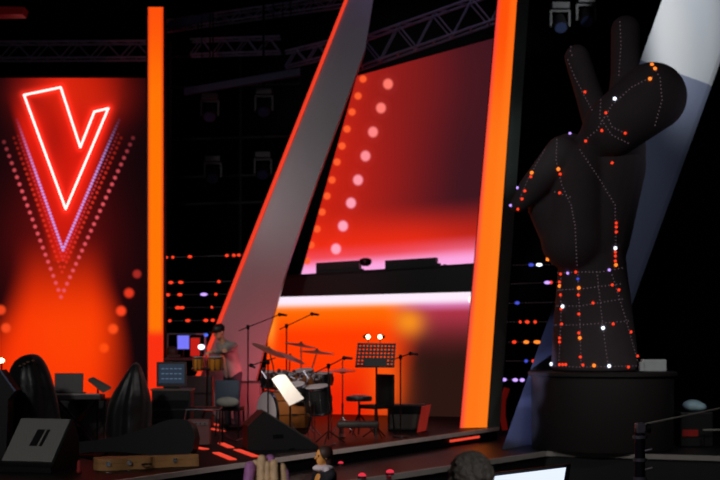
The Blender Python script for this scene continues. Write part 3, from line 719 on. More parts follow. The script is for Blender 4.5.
def chair(name, label, P, rz, seat_h, sw, bh, bm_, sm_, cat='chair'):
    t = thing(name, P, label, cat)
    R = Matrix.Translation(P) @ Matrix.Rotation(rz, 4, 'Z')
    def B(c, dd, **k): return MB().box(R @ Vector(c), dd, rz=rz, **k)
    B((0, 0, seat_h), (sw, sw, .06), bev=.02).build('seat', sm_, t, True)
    B((0, sw/2, seat_h+.02+bh/2), (sw, .045, bh), bev=.015).build('backrest', bm_, t, True)
    for sx in (-1, 1):
        MB().tube([R @ Vector((sx*(sw/2-.02), -sw/2+.02, seat_h-.03)), R @ Vector((sx*(sw/2-.01), -sw/2, .012))], .013).build('leg', BLKM, t)
        MB().tube([R @ Vector((sx*(sw/2-.02), sw/2+.0, seat_h+.15)), R @ Vector((sx*(sw/2-.02), sw/2-.02, seat_h-.03)), R @ Vector((sx*(sw/2-.01), sw/2+.03, .012))], .013).build('leg', BLKM, t)
    return t
t = chair('chair', 'grey-blue chair with a pale cushion behind the chrome frame', Vector((X(230, YCh), YCh+.05, 0)), math.radians(172), .42, .36, .4, CHBACK, BLK)
cu = thing('cushion', Vector((X(229, 19.5), 19.56, .6)), 'pale cushion at the foot of the grey-blue chair back', 'cushion')
o = MB().ball((X(227, 19.5), 19.56, .53), (.17, .06, .075), 18).build('pillow_cover', CUSH, cu, True)
cu.location.z  # stays
# ---------------------------------------------------------------- far mixing desk behind bongos
YD = 22.6
t = thing('control_desk', Vector((X(182, YD), YD+.2, 0)), 'dark control desk with frame behind the rack, holding bright screens', 'desk')
dx0, dx1 = X(164, YD), X(206, YD); dz = U(0, 358, YD).z
MB().box(((dx0+dx1)/2, YD+.25, dz-.02), (dx1-dx0, .5, .04)).build('desk_top', mat('desk_wine', (90, 30, 40), .5), t)
for x_ in (dx0+.02, dx1-.02):
    for y_ in (YD+.03, YD+.47): MB().tube([(x_, y_, .01), (x_, y_, dz-.04)], .02).build('leg', BLKM, t)
MB().tube([(dx0+.02, YD+.3, dz), (dx0+.02, YD+.3, U(0, 334, YD).z), (dx1-.05, YD+.3, U(0, 334, YD).z), (dx1-.05, YD+.3, dz)], .015).build('top_frame', TRUSS, t)
def screen(px0, px1, y0, y1, Y, m, label):
    A, B = U(px0, y0, Y), U(px1, y1, Y); c = (A+B)/2; w_, h_ = B.x-A.x, A.z-B.z
    t = thing('display', Vector((c.x, Y+.05, dz)), label, 'display')
    MB().box((c.x, Y+.03, c.z), (w_+.03, .04, h_+.03)).build('frame', BLK, t)
    MB().box((c.x, Y+.004, c.z), (w_, .008, h_)).build('screen', m, t)
    MB().tube([(c.x, Y+.06, dz+.005), (c.x, Y+.06, c.z)], .012).build('stand', BLKM, t)
screen(177.5, 189, 335.5, 349, YD+.1, E_BLS, 'violet-blue glowing display on the control desk')
screen(190.5, 199.5, 338, 356, YD+.15, E_REDS, 'dull red display beside the violet-blue one')
for px, py, r, lab in ((201.3, 347, .045, 'bright white lamp beside the red display'), (206, 335, .03, 'small blue lamp just above the white lamp, by the silver beam')):
    p = U(px, py, YD+.1)
    t = thing('desk_lamp', Vector((p.x, p.y+.05, dz)), lab, 'lamp')
    MB().ball(p, (r*1.3, .03, r), 12).build('bulb', E_WHT if px < 203 else emat('lamp_blue', (80, 110, 240), 1), t)
    MB().tube([(p.x, p.y+.05, dz+.012), (p.x, p.y+.05, p.z), (p.x, p.y+.02, p.z)], .009).build('arm', BLKM, t)
o = MB().ball(U(172, 352, YD+.1), (.1, .06, .1), 12).box(U(174, 356, YD+.1), (.2, .1, .04)).build('small_speaker', mat('brown_dark', (70, 40, 30), .5)); center_origin(o); o.location.z = dz+.004; tag(o, 'small dark brown rounded gear on the left of the control desk', 'speaker')
# ---------------------------------------------------------------- bongos
YBo = 20.8
bt = thing('bongo_drums', Vector((X(207, YBo), YBo, 0)), 'pair of honey-coloured bongo drums on a stand before the percussionist', 'drums')
for px, r in ((198, .08), (215.5, .11)):
    c = U(px, 371, YBo); z1 = U(px, 358.5, YBo).z
    s_ = MB().lathe([(r*.8, 0), (r*.92, .05), (r, (z1-c.z)*.6), (r*.98, z1-c.z)], c, 24).build('drum', BONGO, bt, True)
    mb = MB()
    for i in range(8):
        a_ = i*math.pi/4; mb.cone(c+Vector((r*1.04*math.cos(a_), r*1.04*math.sin(a_), .02)), c+Vector((r*1.04*math.cos(a_), r*1.04*math.sin(a_), z1-c.z)), .006, .006, 6)
        mb.ball(c+Vector((r*1.05*math.cos(a_), r*1.05*math.sin(a_), .03)), (.018, .018, .02), 8)
    mb.lathe([(r*1.02, 0), (r*1.05, .006), (r*1.05, .018), (r*1.0, .024)], c+Vector((0, 0, z1-c.z-.004)), 24)
    mb.build('tuning_hardware', CHROME, s_)
    MB().cone(c+Vector((0, 0, z1-c.z+.02)), c+Vector((0, 0, z1-c.z+.026)), r*.96, r*.96, 24).build('drum_skin', HEADM, s_)
cz = U(0, 369, YBo).z
MB().tube([(X(198, YBo), YBo, cz), (X(215, YBo), YBo, cz)], .02).build('cross_bar', BLKM, bt)
MB().tube([(X(207, YBo), YBo, cz), (X(207, YBo), YBo, .4)], .016).build('pole', BLKM, bt)
for a_ in (0, 2.1, 4.2): MB().tube([(X(207, YBo), YBo, .4), (X(207, YBo)+.3*math.cos(a_), YBo+.3*math.sin(a_), .012)], .012).build('leg', BLKM, bt)
for px0, px1, y0, Y_, nm, lab, knobs in ((237, 261, 381, 21.9, 'speaker_cabinet', 'tall black speaker cabinet standing behind the drums, at the foot of the silver beam', 0),
                                     (184, 212, 376, 21.9, 'flight_case', 'black flight case under the bongo drums, between rack and chair', 1),
                                     (163, 183, 384, 21.9, 'flight_case', 'black flight case hidden behind the equipment rack', 1)):
    xa, xb, zt_ = X(px0, Y_), X(px1, Y_), U(0, y0, Y_).z
    t = thing(nm, Vector(((xa+xb)/2, Y_+.15, 0)), lab, 'case' if knobs else 'speaker')
    MB().box(((xa+xb)/2, Y_+.15, zt_/2), (xb-xa, .3, zt_-.01), bev=.015).build('body', BLK, t)
    if knobs: MB().box(((xa+xb)/2, Y_+.15, zt_*.66), (xb-xa+.015, .315, .03)).build('lid_seam', BLKM, t)
    else: MB().box(((xa+xb)/2, Y_-.004, zt_/2), (xb-xa-.05, .012, zt_-.08)).build('grille', DGRILLE, t)
# ---------------------------------------------------------------- microphones and stands
def mic_stand(P, top, tip, label, base='tripod', name='microphone_stand', head=True, grp=None):
    t = thing(name, P, label, 'microphone stand', grp)
    P = Vector(P)
    MB().tube([P+Vector((0, 0, .06)), Vector((P.x, P.y, top.z))], .011).build('pole', BLKM, t)
    MB().box((P.x, P.y, top.z), (.05, .05, .07), bev=.01).build('clutch', BLKM, t)
    if base == 'tripod':
        for a_ in (.3, 2.4, 4.5): MB().tube([P+Vector((0, 0, .18)), P+Vector((.24*math.cos(a_), .24*math.sin(a_), .012))], .009).build('leg', BLKM, t)
    else: MB().cone(P, P+Vector((0, 0, .02)), .13, .12, 20).build('base', BLKM, t)
    if tip is not None:
        dv = (tip-top).normalized(); MB().tube([top-dv*.2, tip], .008).build('boom_arm', BLKM, t)
        if head:
            m_ = MB().cap(tip-dv*.02, tip+Vector((.08, -.02, -.02)), .02, .016, 10).build('microphone', BLK, t, True)
            MB().ball(tip-dv*.03, (.03, .03, .03), 10).build('windscreen', BLKM, m_, True)
    return t
mic_stand((X(248, 20.6), 20.6, 0), U(248, 327, 20.6), U(281, 314, 20.2), 'boom microphone stand left of the drums, its arm crossing the silver beam')
mic_stand((X(286.5, 21), 21, 0), U(286.5, 326, 21), U(313, 313.5, 20.4), 'tall boom microphone stand rising behind the drum kit')
mic_stand((X(328.5, 18.6), 18.6, 0), U(328.5, 366, 18.6), U(346, 357, 18.6), 'short boom microphone stand in front of the drum kit, beside the pink cymbal')
mic_stand((X(400.5, 19.8), 19.8, 0), U(400.5, 357, 19.8), U(412, 353, 19.7), 'straight microphone stand right of the music stand', 'disc')
mic_stand((X(268, 18.9), 18.9, 0), U(262, 362, 18.9), U(249, 366, 18.9), 'low grey boom microphone stand left of the bass drum')
# ---------------------------------------------------------------- drum kit
YDr = 19.7
kit = thing('drum_kit', Vector((X(290, YDr), YDr, 0)), 'wooden drum kit with bronze cymbals before the orange screen', 'drum kit')
def drum(c, ax, r, L_, shell=WOOD, hd=HEADM, nm='drum', parent=kit, lugs=8):
    c = Vector(c); ax = Vector(ax).normalized(); Q = ax.to_track_quat('Z', 'Y').to_matrix().to_4x4()
    s_ = MB().lathe([(r, -L_/2), (r, L_/2)], c, 32, Q).build(nm, shell, parent, True)
    mb = MB()
    for sg in (-1, 1): mb.lathe([(r*1.0, -.02), (r*1.05, -.015), (r*1.05, .015), (r*1.0, .02)], c+ax*(sg*(L_/2)), 32, Q)
    for i in range(lugs):
        a_ = 2*math.pi*i/lugs; v = Q.to_3x3() @ Vector((r*1.03*math.cos(a_), r*1.03*math.sin(a_), 0))
        mb.cone(c+v-ax*L_/2, c+v+ax*L_/2, .006, .006, 6); mb.cone(c+v-ax*.04, c+v+ax*.04, .016, .016, 8)
    mb.build('hoops_and_lugs', CHROME, s_, True)
    for sg in (-1, 1): MB().cone(c+ax*(sg*(L_/2+.021)), c+ax*(sg*(L_/2+.024)), r*.97, r*.97, 32).build('drum_head', hd, s_)
    return s_
bdc = Vector((X(284, YDr), YDr-.1, .36)); bax = Vector((-.86, -.5, 0)).normalized()
bd = drum(bdc, bax, .33, .52, nm='bass_drum', lugs=10)
for sg in (-1, 1): MB().tube([bdc+bax*.1+Vector((.2*sg, -.18*sg, -.05)), bdc+bax*.15+Vector((.34*sg, -.3*sg, -.275))], .01).build('spur', CHROME, bd)
drum(U(270, 380, YDr+.2), (.15, -.3, 1), .13, .17, BLK, nm='tom_drum')
drum(U(297, 392, YDr-.35), (-.1, -.3, 1), .13, .2, BLK, nm='tom_drum')
drum(U(284, 381, YDr-.0), (.1, -.25, 1), .14, .2, nm='tom_drum')
drum(U(304, 379, YDr+.05), (-.1, -.2, 1), .15, .22, nm='tom_drum')
drum(U(318, 400, YDr-.3), (-.1, -.15, 1), .19, .36, BLK, nm='floor_tom')
drum(U(321, 379, YDr+.3), (0, -.1, 1), .17, .14, CHROME, nm='snare_drum')
for a_ in (0.3, 2.4, 4.5):
    p = U(318, 400, YDr-.3); v = Vector((.2*math.cos(a_), .2*math.sin(a_), 0)); MB().tube([p+v, Vector((p.x+v.x, p.y+v.y, .012))], .009).build('leg', CHROME, kit)
def cymbal(px, py, Y, r, tilt, foot, label=None, parent=kit, m=CYM):
    c = U(px, py, Y); Q = Matrix.Rotation(tilt[0], 4, 'Y') @ Matrix.Rotation(tilt[1], 4, 'X')
    MB().lathe([(.008, .032), (.03, .03), (.05, .014), (r*.6, .004), (r, -.008), (r, -.011), (r*.6, .0), (.05, .009), (.008, .012)][::-1], c, 36, Q).build('cymbal', m, parent, True)
    st = MB().tube([c, Vector((c.x+foot[0]*.5, c.y+foot[1]*.5, c.z-.25)), Vector((c.x+foot[0], c.y+foot[1], .3)), Vector((c.x+foot[0], c.y+foot[1], .05))], .01).build('cymbal_stand', CHROME, parent)
    MB().ball(c+Vector((0, 0, .03)), (.018, .018, .025), 8).build('wing_nut', BLK, st)
    for a_ in (.1, 2.2, 4.3): MB().tube([Vector((c.x+foot[0], c.y+foot[1], .22)), Vector((c.x+foot[0]+.2*math.cos(a_), c.y+foot[1]+.2*math.sin(a_), .012))], .008).build('stand_leg', CHROME, st)
PINKC = mat('cymbal_pink', (235, 150, 145), .4, .15, noise=.1, nscale=30)
cymbal(269, 350, 19.8, .26, (.42, .12), (.12, .1))
cymbal(301, 345, 20.3, .25, (.18, .05), (.0, .1))
cymbal(317, 352, 19.9, .26, (.09, .05), (-.15, .1))
cymbal(290, 357, 20.1, .24, (.4, .1), (-.03, .15), m=PINKC)
mb = MB()
for i in range(8): mb.cone(U(262+i*7, 371+(i % 3)*5, 19.45), U(267+i*7, 379-(i % 2)*6, 19.4), .022, .022, 8); mb.ball(U(264+i*7.5, 370+(i*5 % 9), 19.4), (.03, .03, .035), 8)
mb.tube([U(262, 374, 19.55), U(312, 372, 19.7), U(312, 430, 19.7)], .012)
mb.build('mounting_rack', CHROME, kit)
o = MB().ball(U(274, 380, 19.3), (.02,)*3, 8).build('violet_dot', E_VIO, kit); o['label'] = 'tiny glowing violet dot'  # small emissive violet ball on the kit
ht_ = thing('hi_hat', Vector((X(342, 19.75), 19.75, 0)), 'pinkish hi-hat cymbals on a chrome stand right of the kit', 'cymbals')
c = U(342.5, 371, 19.75)
for sg in (1, -1):
    Q = Matrix.Scale(sg, 4, (0, 0, 1))
    MB().lathe([(.008, .03), (.03, .028), (.05, .014), (.2, .003), (.2, 0), (.008, .0)][::-1], c+Vector((0, 0, .008*sg)), 32, Q).build('cymbal', PINKC, ht_, True)
MB().tube([Vector((c.x, 19.75, .03)), c+Vector((0, 0, .16))], .009).build('rod', CHROME, ht_)
MB().tube([Vector((c.x, 19.75, .06)), Vector((c.x, 19.75, .5))], .016).build('tube', CHROME, ht_)
for a_ in (-.4, 1.7, 3.8): MB().tube([Vector((c.x, 19.75, .3)), Vector((c.x+.22*math.cos(a_), 19.75+.22*math.sin(a_), .012))], .009).build('leg', CHROME, ht_)
MB().box((c.x, 19.62, .03), (.08, .24, .02), rx=.12).build('pedal', BLKM, ht_)
# ---------------------------------------------------------------- sheet stand in front of the drums
YP = 18.2
t = thing('music_stand', Vector((X(290, YP), YP, 0)), 'black music stand with pole in front of the bass drum, holding the lit paper', 'music stand')
MB().tube([(X(290, YP), YP+.04, .02), (X(290, YP), YP+.04, U(0, 400, YP).z)], .013).build('pole', BLKM, t)
for a_ in (0, 2.1, 4.2): MB().tube([(X(290, YP), YP+.04, .12), (X(290, YP)+.2*math.cos(a_), YP+.04+.2*math.sin(a_), .012)], .01).build('leg', BLKM, t)
q = [U(271.5, 379, YP), U(285, 373.5, YP+.08), U(304, 398.5, YP+.08), U(289.5, 406, YP)]
MB().prism([p+Vector((0, .012, 0)) for p in q], (0, .012, 0)).build('desk', BLK, t)
o = MB().prism([q[0], q[1]*.45+q[0]*.55+Vector((.0, 0, .02)), q[1]+Vector((0, 0, -.015)), q[2], q[3]], (0, .006, 0)).build('paper_sheet', PAPER); center_origin(o)
tag(o, 'brightly lit tilted white paper on the music stand before the drums', 'paper')
# ---------------------------------------------------------------- big music stand with two lamps
YM = 19.6
t = thing('music_stand', Vector((X(377, YM), YM, 0)), 'black perforated music stand with two small bright lamps on top', 'music stand')
A, B, C_, D = U(357.5, 343, YM+.1), U(396, 343.5, YM+.1), U(394.5, 367, YM), U(355, 367, YM)
def gp(u, v): return (A*(1-u)+B*u)*(1-v)+(D*(1-u)+C_*u)*v
bm = bmesh.new(); nx, ny = 10, 6
def quad(u0, u1, v0, v1):
    vs = [bm.verts.new(gp(u, v)) for u, v in ((u0, v0), (u1, v0), (u1, v1), (u0, v1))]
    vb = [bm.verts.new(v.co+Vector((0, .012, 0))) for v in vs]
    bm.faces.new(vs); bm.faces.new(vb[::-1])
    for i in range(4): bm.faces.new((vs[i], vb[i], vb[(i+1) % 4], vs[(i+1) % 4]))
for i in range(nx+1):
    u = .03+.94*i/nx; quad(u-.024, u+.024, 0, 1)
for j in range(ny+1):
    v = .04+.92*j/ny; quad(0, 1, v-.045, v+.045)
quad(.2, .8, .68, 1); quad(0, 1, .9, 1)
mb = MB(); mb.bm.free(); mb.bm = bm; mb.build('desk', BLK, t)
MB().box(gp(.5, 1)+Vector((0, -.03, .0)), (.56, .07, .015)).build('lip', BLK, t)
cx = X(376.5, YM)
MB().tube([(cx, YM+.06, .03), (cx, YM+.06, gp(.5, .7).z)], .014).build('pole', BLKM, t)
for a_ in (.3, 2.4, 4.5): MB().tube([(cx, YM+.06, .16), (cx+.2*math.cos(a_+.6), YM+.1+.2*math.sin(a_+.6), .012)], .011).build('leg', BLKM, t)
for px in (368, 380):
    p = U(px, 336.8, YM+.02)
    l_ = MB().cone(p+Vector((-.07 if px < 375 else .07, .01, .0)), p+Vector((0, 0, .005)), .02, .042, 12).build('lamp_shade', mat('lamp_brown', (120, 60, 40), .4), t, True)
    MB().ball(p+Vector((0, -.02, 0)), (.034, .03, .034), 12).build('bulb', E_LAMP, l_, True)
    MB().tube([gp((px-357)/39, 0)+Vector((0, .01, 0)), p+Vector((0, .02, 0))], .006).build('lamp_neck', CHROME, t)
# ---------------------------------------------------------------- right of the kit: throne, bench, chair, amp
YTh = 20.3
t = thing('drum_stool', Vector((X(358, YTh), YTh, 0)), 'round black drum stool on thin legs behind the music stand', 'stool')
c = U(359, 399, YTh)
MB().lathe([(.05, -.03), (.19, -.03), (.2, 0), (.19, .04), (.1, .06)], c, 28).build('seat', CLOTH, t, True)
MB().tube([c, Vector((c.x, c.y, .25))], .016).build('pole', CHROME, t)
for a_ in (.1, 2.2, 4.3): MB().tube([Vector((c.x, c.y, .32)), Vector((c.x+.24*math.cos(a_), c.y+.24*math.sin(a_), .012))], .011).build('leg', BLKM, t)
YBn = 19.3
t = thing('bench', Vector((X(358, YBn), YBn, 0)), 'low padded black bench in front of the hi-hat and chair', 'bench')
bz = U(0, 424, YBn).z
MB().box((X(358, YBn), YBn-.05, bz), (.6, .3, .09), bev=.03).build('seat', mat('pad', (46, 40, 38), .55, noise=.2), t, True)
for sx in (-1, 1):
    for sy in (-1, 1): MB().tube([(X(358, YBn)+.26*sx, YBn-.05+.12*sy, bz-.04), (X(358, YBn)+.26*sx, YBn-.05+.12*sy, .012)], .012).build('leg', CHROME, t)
chair('chair', 'black chair seen from the side, right of the music stand pole', Vector((X(376, 20.15), 20.2, 0)), math.radians(-48), .43, .38, .46, mat('chair_black', (26, 24, 25), .6), BLK)
t = thing('amplifier', Vector((X(408, 21), 21.1, 0)), 'low black amplifier case right of the black chair', 'amplifier')
ax0, ax1 = X(388, 21), X(427, 21); az = U(0, 404, 21).z
MB().box(((ax0+ax1)/2, 21.2, az/2), (ax1-ax0, .35, az-.02), bev=.015).build('cabinet', BLK, t)
MB().box(((ax0+ax1)/2, 21.02, az-.1), (ax1-ax0-.06, .012, .12)).build('control_panel', BLKM, t)
MB().box(((ax0+ax1)/2, 21.02, az*.38), (ax1-ax0-.06, .012, az*.55)).build('grille', DGRILLE, t)
o = MB().prism([U(422, 406, 20.75), U(431, 404, 20.75), U(426, 430, 20.75), U(417, 432, 20.75)], (0, .08, 0)).build('leaning_board', mat('red_board_glow', (190, 45, 30), .5, emit=(150, 20, 10), est=.25)); center_origin(o); o.location.z = .0  # weak red emission put into the board, which is no lamp
tag(o, 'narrow red board leaning against the low amplifier case', 'board')
# cables on the floor
for pts, lab in (([(250, 446), (262, 449), (275, 446), (292, 449), (310, 446), (322, 449), (335, 444)], 'black cable curling across the floor below the wedge monitor'),
                 ([(224, 436), (236, 441), (246, 438), (252, 444)], 'short black cable on the floor beside the grey-blue chair'),
                 ([(60, 458), (75, 455), (92, 459), (108, 453)], 'black cable on the floor right of the grey floor monitor')):
    o = MB().tube([FL(x, y, .012) for x, y in pts], .01, 6).build('floor_cable', BLKM); center_origin(o); tag(o, lab, 'cable')
# ---------------------------------------------------------------- people
def limb(mb, pts):
    for (p, r), (q, s_) in zip(pts[:-1], pts[1:]): mb.cap(p, q, r, s_, 14)
def hand_to(mb, w_, dr, side, up=Vector((0, 0, 1))):
    """palm from wrist w_ in direction dr with five bent fingers"""
    dr = dr.normalized(); sd = dr.cross(up).normalized()*side; dn = sd.cross(dr).normalized()
    if dn.z > 0: dn = -dn
    pm = w_+dr*.08; mb.cap(w_, w_+dr*.05, .026, .03, 10); mb.cap(w_+dr*.04-sd*.018, pm-sd*.02, .02, .018, 10); mb.cap(w_+dr*.04+sd*.018, pm+sd*.02, .02, .018, 10)
    for i, (o_, L_) in enumerate(((-.033, .062), (-.011, .075), (.011, .08), (.033, .07))):
        b_ = pm+sd*o_; m_ = b_+dr*(L_*.5)+dn*.01; mb.cap(b_, m_, .0095, .009, 8); mb.cap(m_, m_+dr*(L_*.38)+dn*.028, .009, .008, 8)
    b_ = w_+dr*.025+sd*.025; m_ = b_+dr*.03+sd*.03; mb.cap(b_, m_, .013, .011, 8); mb.cap(m_, m_+dr*.03+sd*.005, .011, .009, 8)
def head_on(mb, c, f, s=1.0):
    """c = head centre, f = facing unit vector"""
    f = f.normalized(); r = f.cross(Vector((0, 0, 1))).normalized(); z = r.cross(f)
    Q = Matrix((r, f, z)).transposed().to_4x4()
    mb.ball(c+z*.025*s, (.076*s, .096*s, .1*s), 24, Q); mb.ball(c+f*.028*s-z*.045*s, (.058*s, .066*s, .075*s), 20, Q)
    mb.cap(c+f*.1*s+z*.018*s, c+f*.118*s-z*.02*s, .011*s, .016*s, 10)          # nose
    for sg in (-1, 1):
        mb.ball(c+r*(.078*sg*s)-f*.005*s-z*.005*s, (.012*s, .022*s, .034*s), 10, Q)
        mb.ball(c+r*(.03*sg*s)+f*.082*s+z*.035*s, (.022*s, .012*s, .008*s), 8, Q)
    mb.ball(c+f*.09*s-z*.058*s, (.026*s, .012*s, .009*s), 8, Q)
def eyes_on(c, f, parent, s=1.0):
    f = f.normalized(); r = f.cross(Vector((0, 0, 1))).normalized(); z = r.cross(f)
    for sg in (-1, 1): MB().ball(c+r*(.03*sg*s)+f*.088*s+z*.016*s, (.011*s,)*3, 8).build('eye', mat('eye', (40, 32, 30), .2), parent, True)
def figure(name, label, base, f, H, shirt, trousers, skin, hands, lean=0.0, legs='stand', headf=None, parts=None):
    """standing/sitting figure; hands = two world wrist targets; returns root, head centre"""
    f = Vector(f).normalized(); r = f.cross(Vector((0, 0, 1))).normalized(); u = Vector((0, 0, 1)); s = H/1.75
    t = thing(name, base, label, 'person')
    B = Vector(base)
    hipz = .93*s if legs == 'stand' else .5
    pel = B+u*hipz-(f*.0)
    chest = pel+u*(.38*s)+f*(lean*.38); neck = pel+u*(.53*s)+f*(lean*.56); hd = neck+u*(.165*s)+f*(lean*.25+.02)
    mb = MB(); sh = MB(); tr = MB()
    head_on(mb, hd, headf or f, s)
    mb.cap(neck-u*.04, hd-u*.03*s, .056*s, .052*s, 14)
    mb.cap(pel+u*.05, chest, .13*s, .14*s, 18)
    sh.cap(pel+r*.06*s, chest+r*.07*s, .125*s, .125*s, 18); sh.cap(pel-r*.06*s, chest-r*.07*s, .125*s, .125*s, 18)
    sh.cap(chest+r*.12*s+u*.06*s, chest-r*.12*s+u*.06*s, .1*s, .1*s, 16); sh.cap(chest+u*.08, neck-u*.02*s, .1*s, .07*s, 14)
    for sg, hw in zip((1, -1), hands):
        S_ = chest+r*(.19*sg*s)+u*.09*s; Wp = Vector(hw); L1, L2 = .29*s, .27*s
        dv = Wp-S_; dist = min(dv.length, (L1+L2)*.985); Wp = S_+dv.normalized()*dist
        a_ = (L1*L1-L2*L2+dist*dist)/(2*dist); h_ = math.sqrt(max(0, L1*L1-a_*a_))
        bend = (r*sg*.5-u*.9-f*.2); bend = (bend-dv.normalized()*bend.dot(dv.normalized())).normalized()
        E_ = S_+dv.normalized()*a_+bend*h_
        limb(mb, [(S_, .048*s), (E_, .038*s), (Wp, .027*s)])
        hand_to(mb, Wp, (Wp-E_), sg)
        limb(sh, [(chest+r*(.1*sg*s)+u*.09*s, .075*s), (S_, .066*s), (E_, .053*s), (E_.lerp(Wp, .8), .042*s)])
    for sg in (1, -1):
        h_ = pel+r*(.09*sg*s)
        if legs == 'stand': kn = B+r*(.11*sg)+u*.48*s+f*.04; an = B+r*(.12*sg)+u*.08
        else: kn = pel+r*(.13*sg)+f*.42-u*.02; an = B+r*(.13*sg)+f*.42+u*.08
        limb(mb, [(h_, .085*s), (kn, .055*s), (an, .04*s)])
        limb(tr, [(pel+r*.03*sg, .12*s), (h_, .105*s), (kn, .072*s), (an+u*.02, .058*s)])
        MB().cap(an-u*.035-f*.04, an-u*.04+f*.14, .045, .036, 12).build('shoe', BLK, t, True)
    voxel(mb, 'body', skin, t, .0085, 2)
    voxel(sh, 'shirt', shirt, t, .016, 3); voxel(tr, 'trousers', trousers, t, .018, 3)
    eyes_on(hd, headf or f, t, s)
    return t, hd, f, r, u, s
# percussionist: bends over the bongos, facing left towards us
PB = Vector((X(233, 21.6), 21.6, 0)); PF = Vector((-.62, -.62, 0))
bl_ = U(199, 356.5, 20.8); br_ = U(214, 356.5, 20.8)
t, hd, f, r, u, s = figure('person', 'person in grey shirt and black cap leaning over the bongo drums', PB, PF, 1.66, GREYC, NAVY, SKIN,
    (br_+Vector((.17, .1, .06)), bl_+Vector((.15, .1, .05))), lean=.32, headf=PF+Vector((0, 0, -.25)))
hf = (PF+Vector((0, 0, -.25))).normalized(); rr = hf.cross(Vector((0, 0, 1))).normalized(); zz = rr.cross(hf)
Q = Matrix((rr, hf, zz)).transposed().to_4x4()
mb = MB(); mb.ball(hd+zz*.06*s-hf*.004, (.088, .108, .085), 20, Q); cpm = voxel(mb, 'cap', BLK, t, .012, 2)
MB().cap(hd+hf*.07+zz*.052+rr*.03, hd+hf*.17+zz*.04+rr*.02, .02, .012, 10).cap(hd+hf*.07+zz*.052-rr*.03, hd+hf*.17+zz*.04-rr*.02, .02, .012, 10).box(hd+hf*.115+zz*.047, (.11, .11, .014), rz=math.atan2(hf.y, hf.x)).build('cap_brim', BLK, cpm)
MB().tube([hd+rr*.085+zz*.03, hd+rr*.088+hf*.02-zz*.02], .02, 10).build('ear_pad', CHROME, t, True)
# audience heads
t, hd, f, r, u, s = figure('person', 'person with short dark hair seen from behind at the bottom edge', (X(471, 6.25), 6.25, ARZ), (.05, 1, 0), 1.735, NAVY, NAVY, SKIN, ((X(471, 6.25)+.3, 6.35, .05), (X(471, 6.25)-.3, 6.35, .05)))
mb = MB(); rnd = random.Random(4)
mb.ball(hd+u*.035-f*.012, (.1, .115, .108), 24)
for i in range(150):
    a_, b_ = rnd.random()*6.28, rnd.random()*1.9
    v = Vector((math.sin(b_)*math.cos(a_)*.098, math.sin(b_)*math.sin(a_)*.112, math.cos(b_)*.106))
    if v.y > .06 and v.z < .03: continue
    mb.ball(hd+u*.035-f*.012+v, (.016, .016, .014), 8)
voxel(mb, 'hair', DARKHAIR, t, .008, 1)
t, hd, f, r, u, s = figure('person', 'person with thick blond locks, some painted as purple-lit, seen from behind, bottom left of centre', (X(266, 6.3), 6.3, ARZ), (-.1, 1, 0), 1.7, mat('mauve_top', (90, 60, 95), .8), NAVY, SKIN, ((X(266, 6.3)+.3, 6.4, .05), (X(266, 6.3)-.3, 6.4, .05)))
HY = 6.18
locks = [(250, 461, 5.5, PURPLIT), (256, 459, 4, BLOND), (262, 454.5, 5, BLOND), (270, 454, 5.5, PURPLIT), (274, 459, 4.5, BLOND), (282, 463, 5, BLOND), (267, 460, 4.5, BLOND), (286, 468, 3, PURPLIT)]
k6 = HY/F_PX
for i, (px, py, rp, m_) in enumerate(locks):
    top = U(px, py+rp, HY+(.02 if i % 2 else -.02)); mb = MB(); r0 = rp*k6
    mid = hd+(top-hd)*.6; mid.y = top.y+.04
    mb.cap(mid, top, r0*.9, r0, 12)
    b1 = Vector((top.x+(px-266)*.0006, top.y-.02, top.z-.12)); b2 = Vector((b1.x+(px-266)*.0008, b1.y, b1.z-.16))
    mb.cap(top, b1, r0, r0*1.05, 12); mb.cap(b1, b2, r0*1.05, r0*.7, 12)
    voxel(mb, 'hair_lock', m_, t, .007, 2)
mb = MB(); mb.ball(hd+u*.02-f*.012, (.092, .1, .098), 20); voxel(mb, 'hair', BLOND, t, .01, 1)
# seated person in the pit by the stage front
SP = Vector((X(322, 13.9), 13.9, ARZ)); SF = Vector((-.75, -.45, 0)).normalized()
hz = U(0, 453, 13.9).z
Hh = (hz-ARZ-.5+0)/.695*1.75
t, hd, f, r, u, s = figure('person', 'person with warm-lit face and white collar sitting in front of the stage edge', SP+Vector((.03, 0, 0)), SF, 1.38, NAVY, NAVY, SKINO,
    (SP+SF*.34+Vector((.1, -.1, .47)), SP+SF*.34+Vector((-.1, .1, .47))), legs='sit')
mb = MB(); mb.ball(hd+u*.042*s-f*.02, (.086, .086, .084), 18); mb.cap(hd-f*.045, hd-f*.06-u*.12, .068, .05); voxel(mb, 'hair', mat('brown_hair', (60, 40, 34), .6), t, .009, 2)
nk = hd-u*.13*s
mb = MB(); mb.ball(nk-u*.015, (.115, .1, .042), 20); mb.cap(nk+r*.05-u*.02, nk-r*.08-u*.03, .045, .04); voxel(mb, 'collar', WHITEC, t, .009, 2)
ch = thing('stool', SP+Vector((.03, 0, 0)), 'black stool under the person with the white collar', 'stool')
sc_ = SP+Vector((.03, 0, 0))-SF*.02
MB().lathe([(.17, .33), (.18, .35), (.18, .365), (.1, .37)], sc_, 24).build('seat', BLK, ch)
for i in range(4):
    a_ = i*math.pi/2+.4; MB().tube([sc_+Vector((.12*math.cos(a_), .12*math.sin(a_), .335)), sc_+Vector((.16*math.cos(a_), .16*math.sin(a_), .01))], .012).build('leg', BLKM, ch)
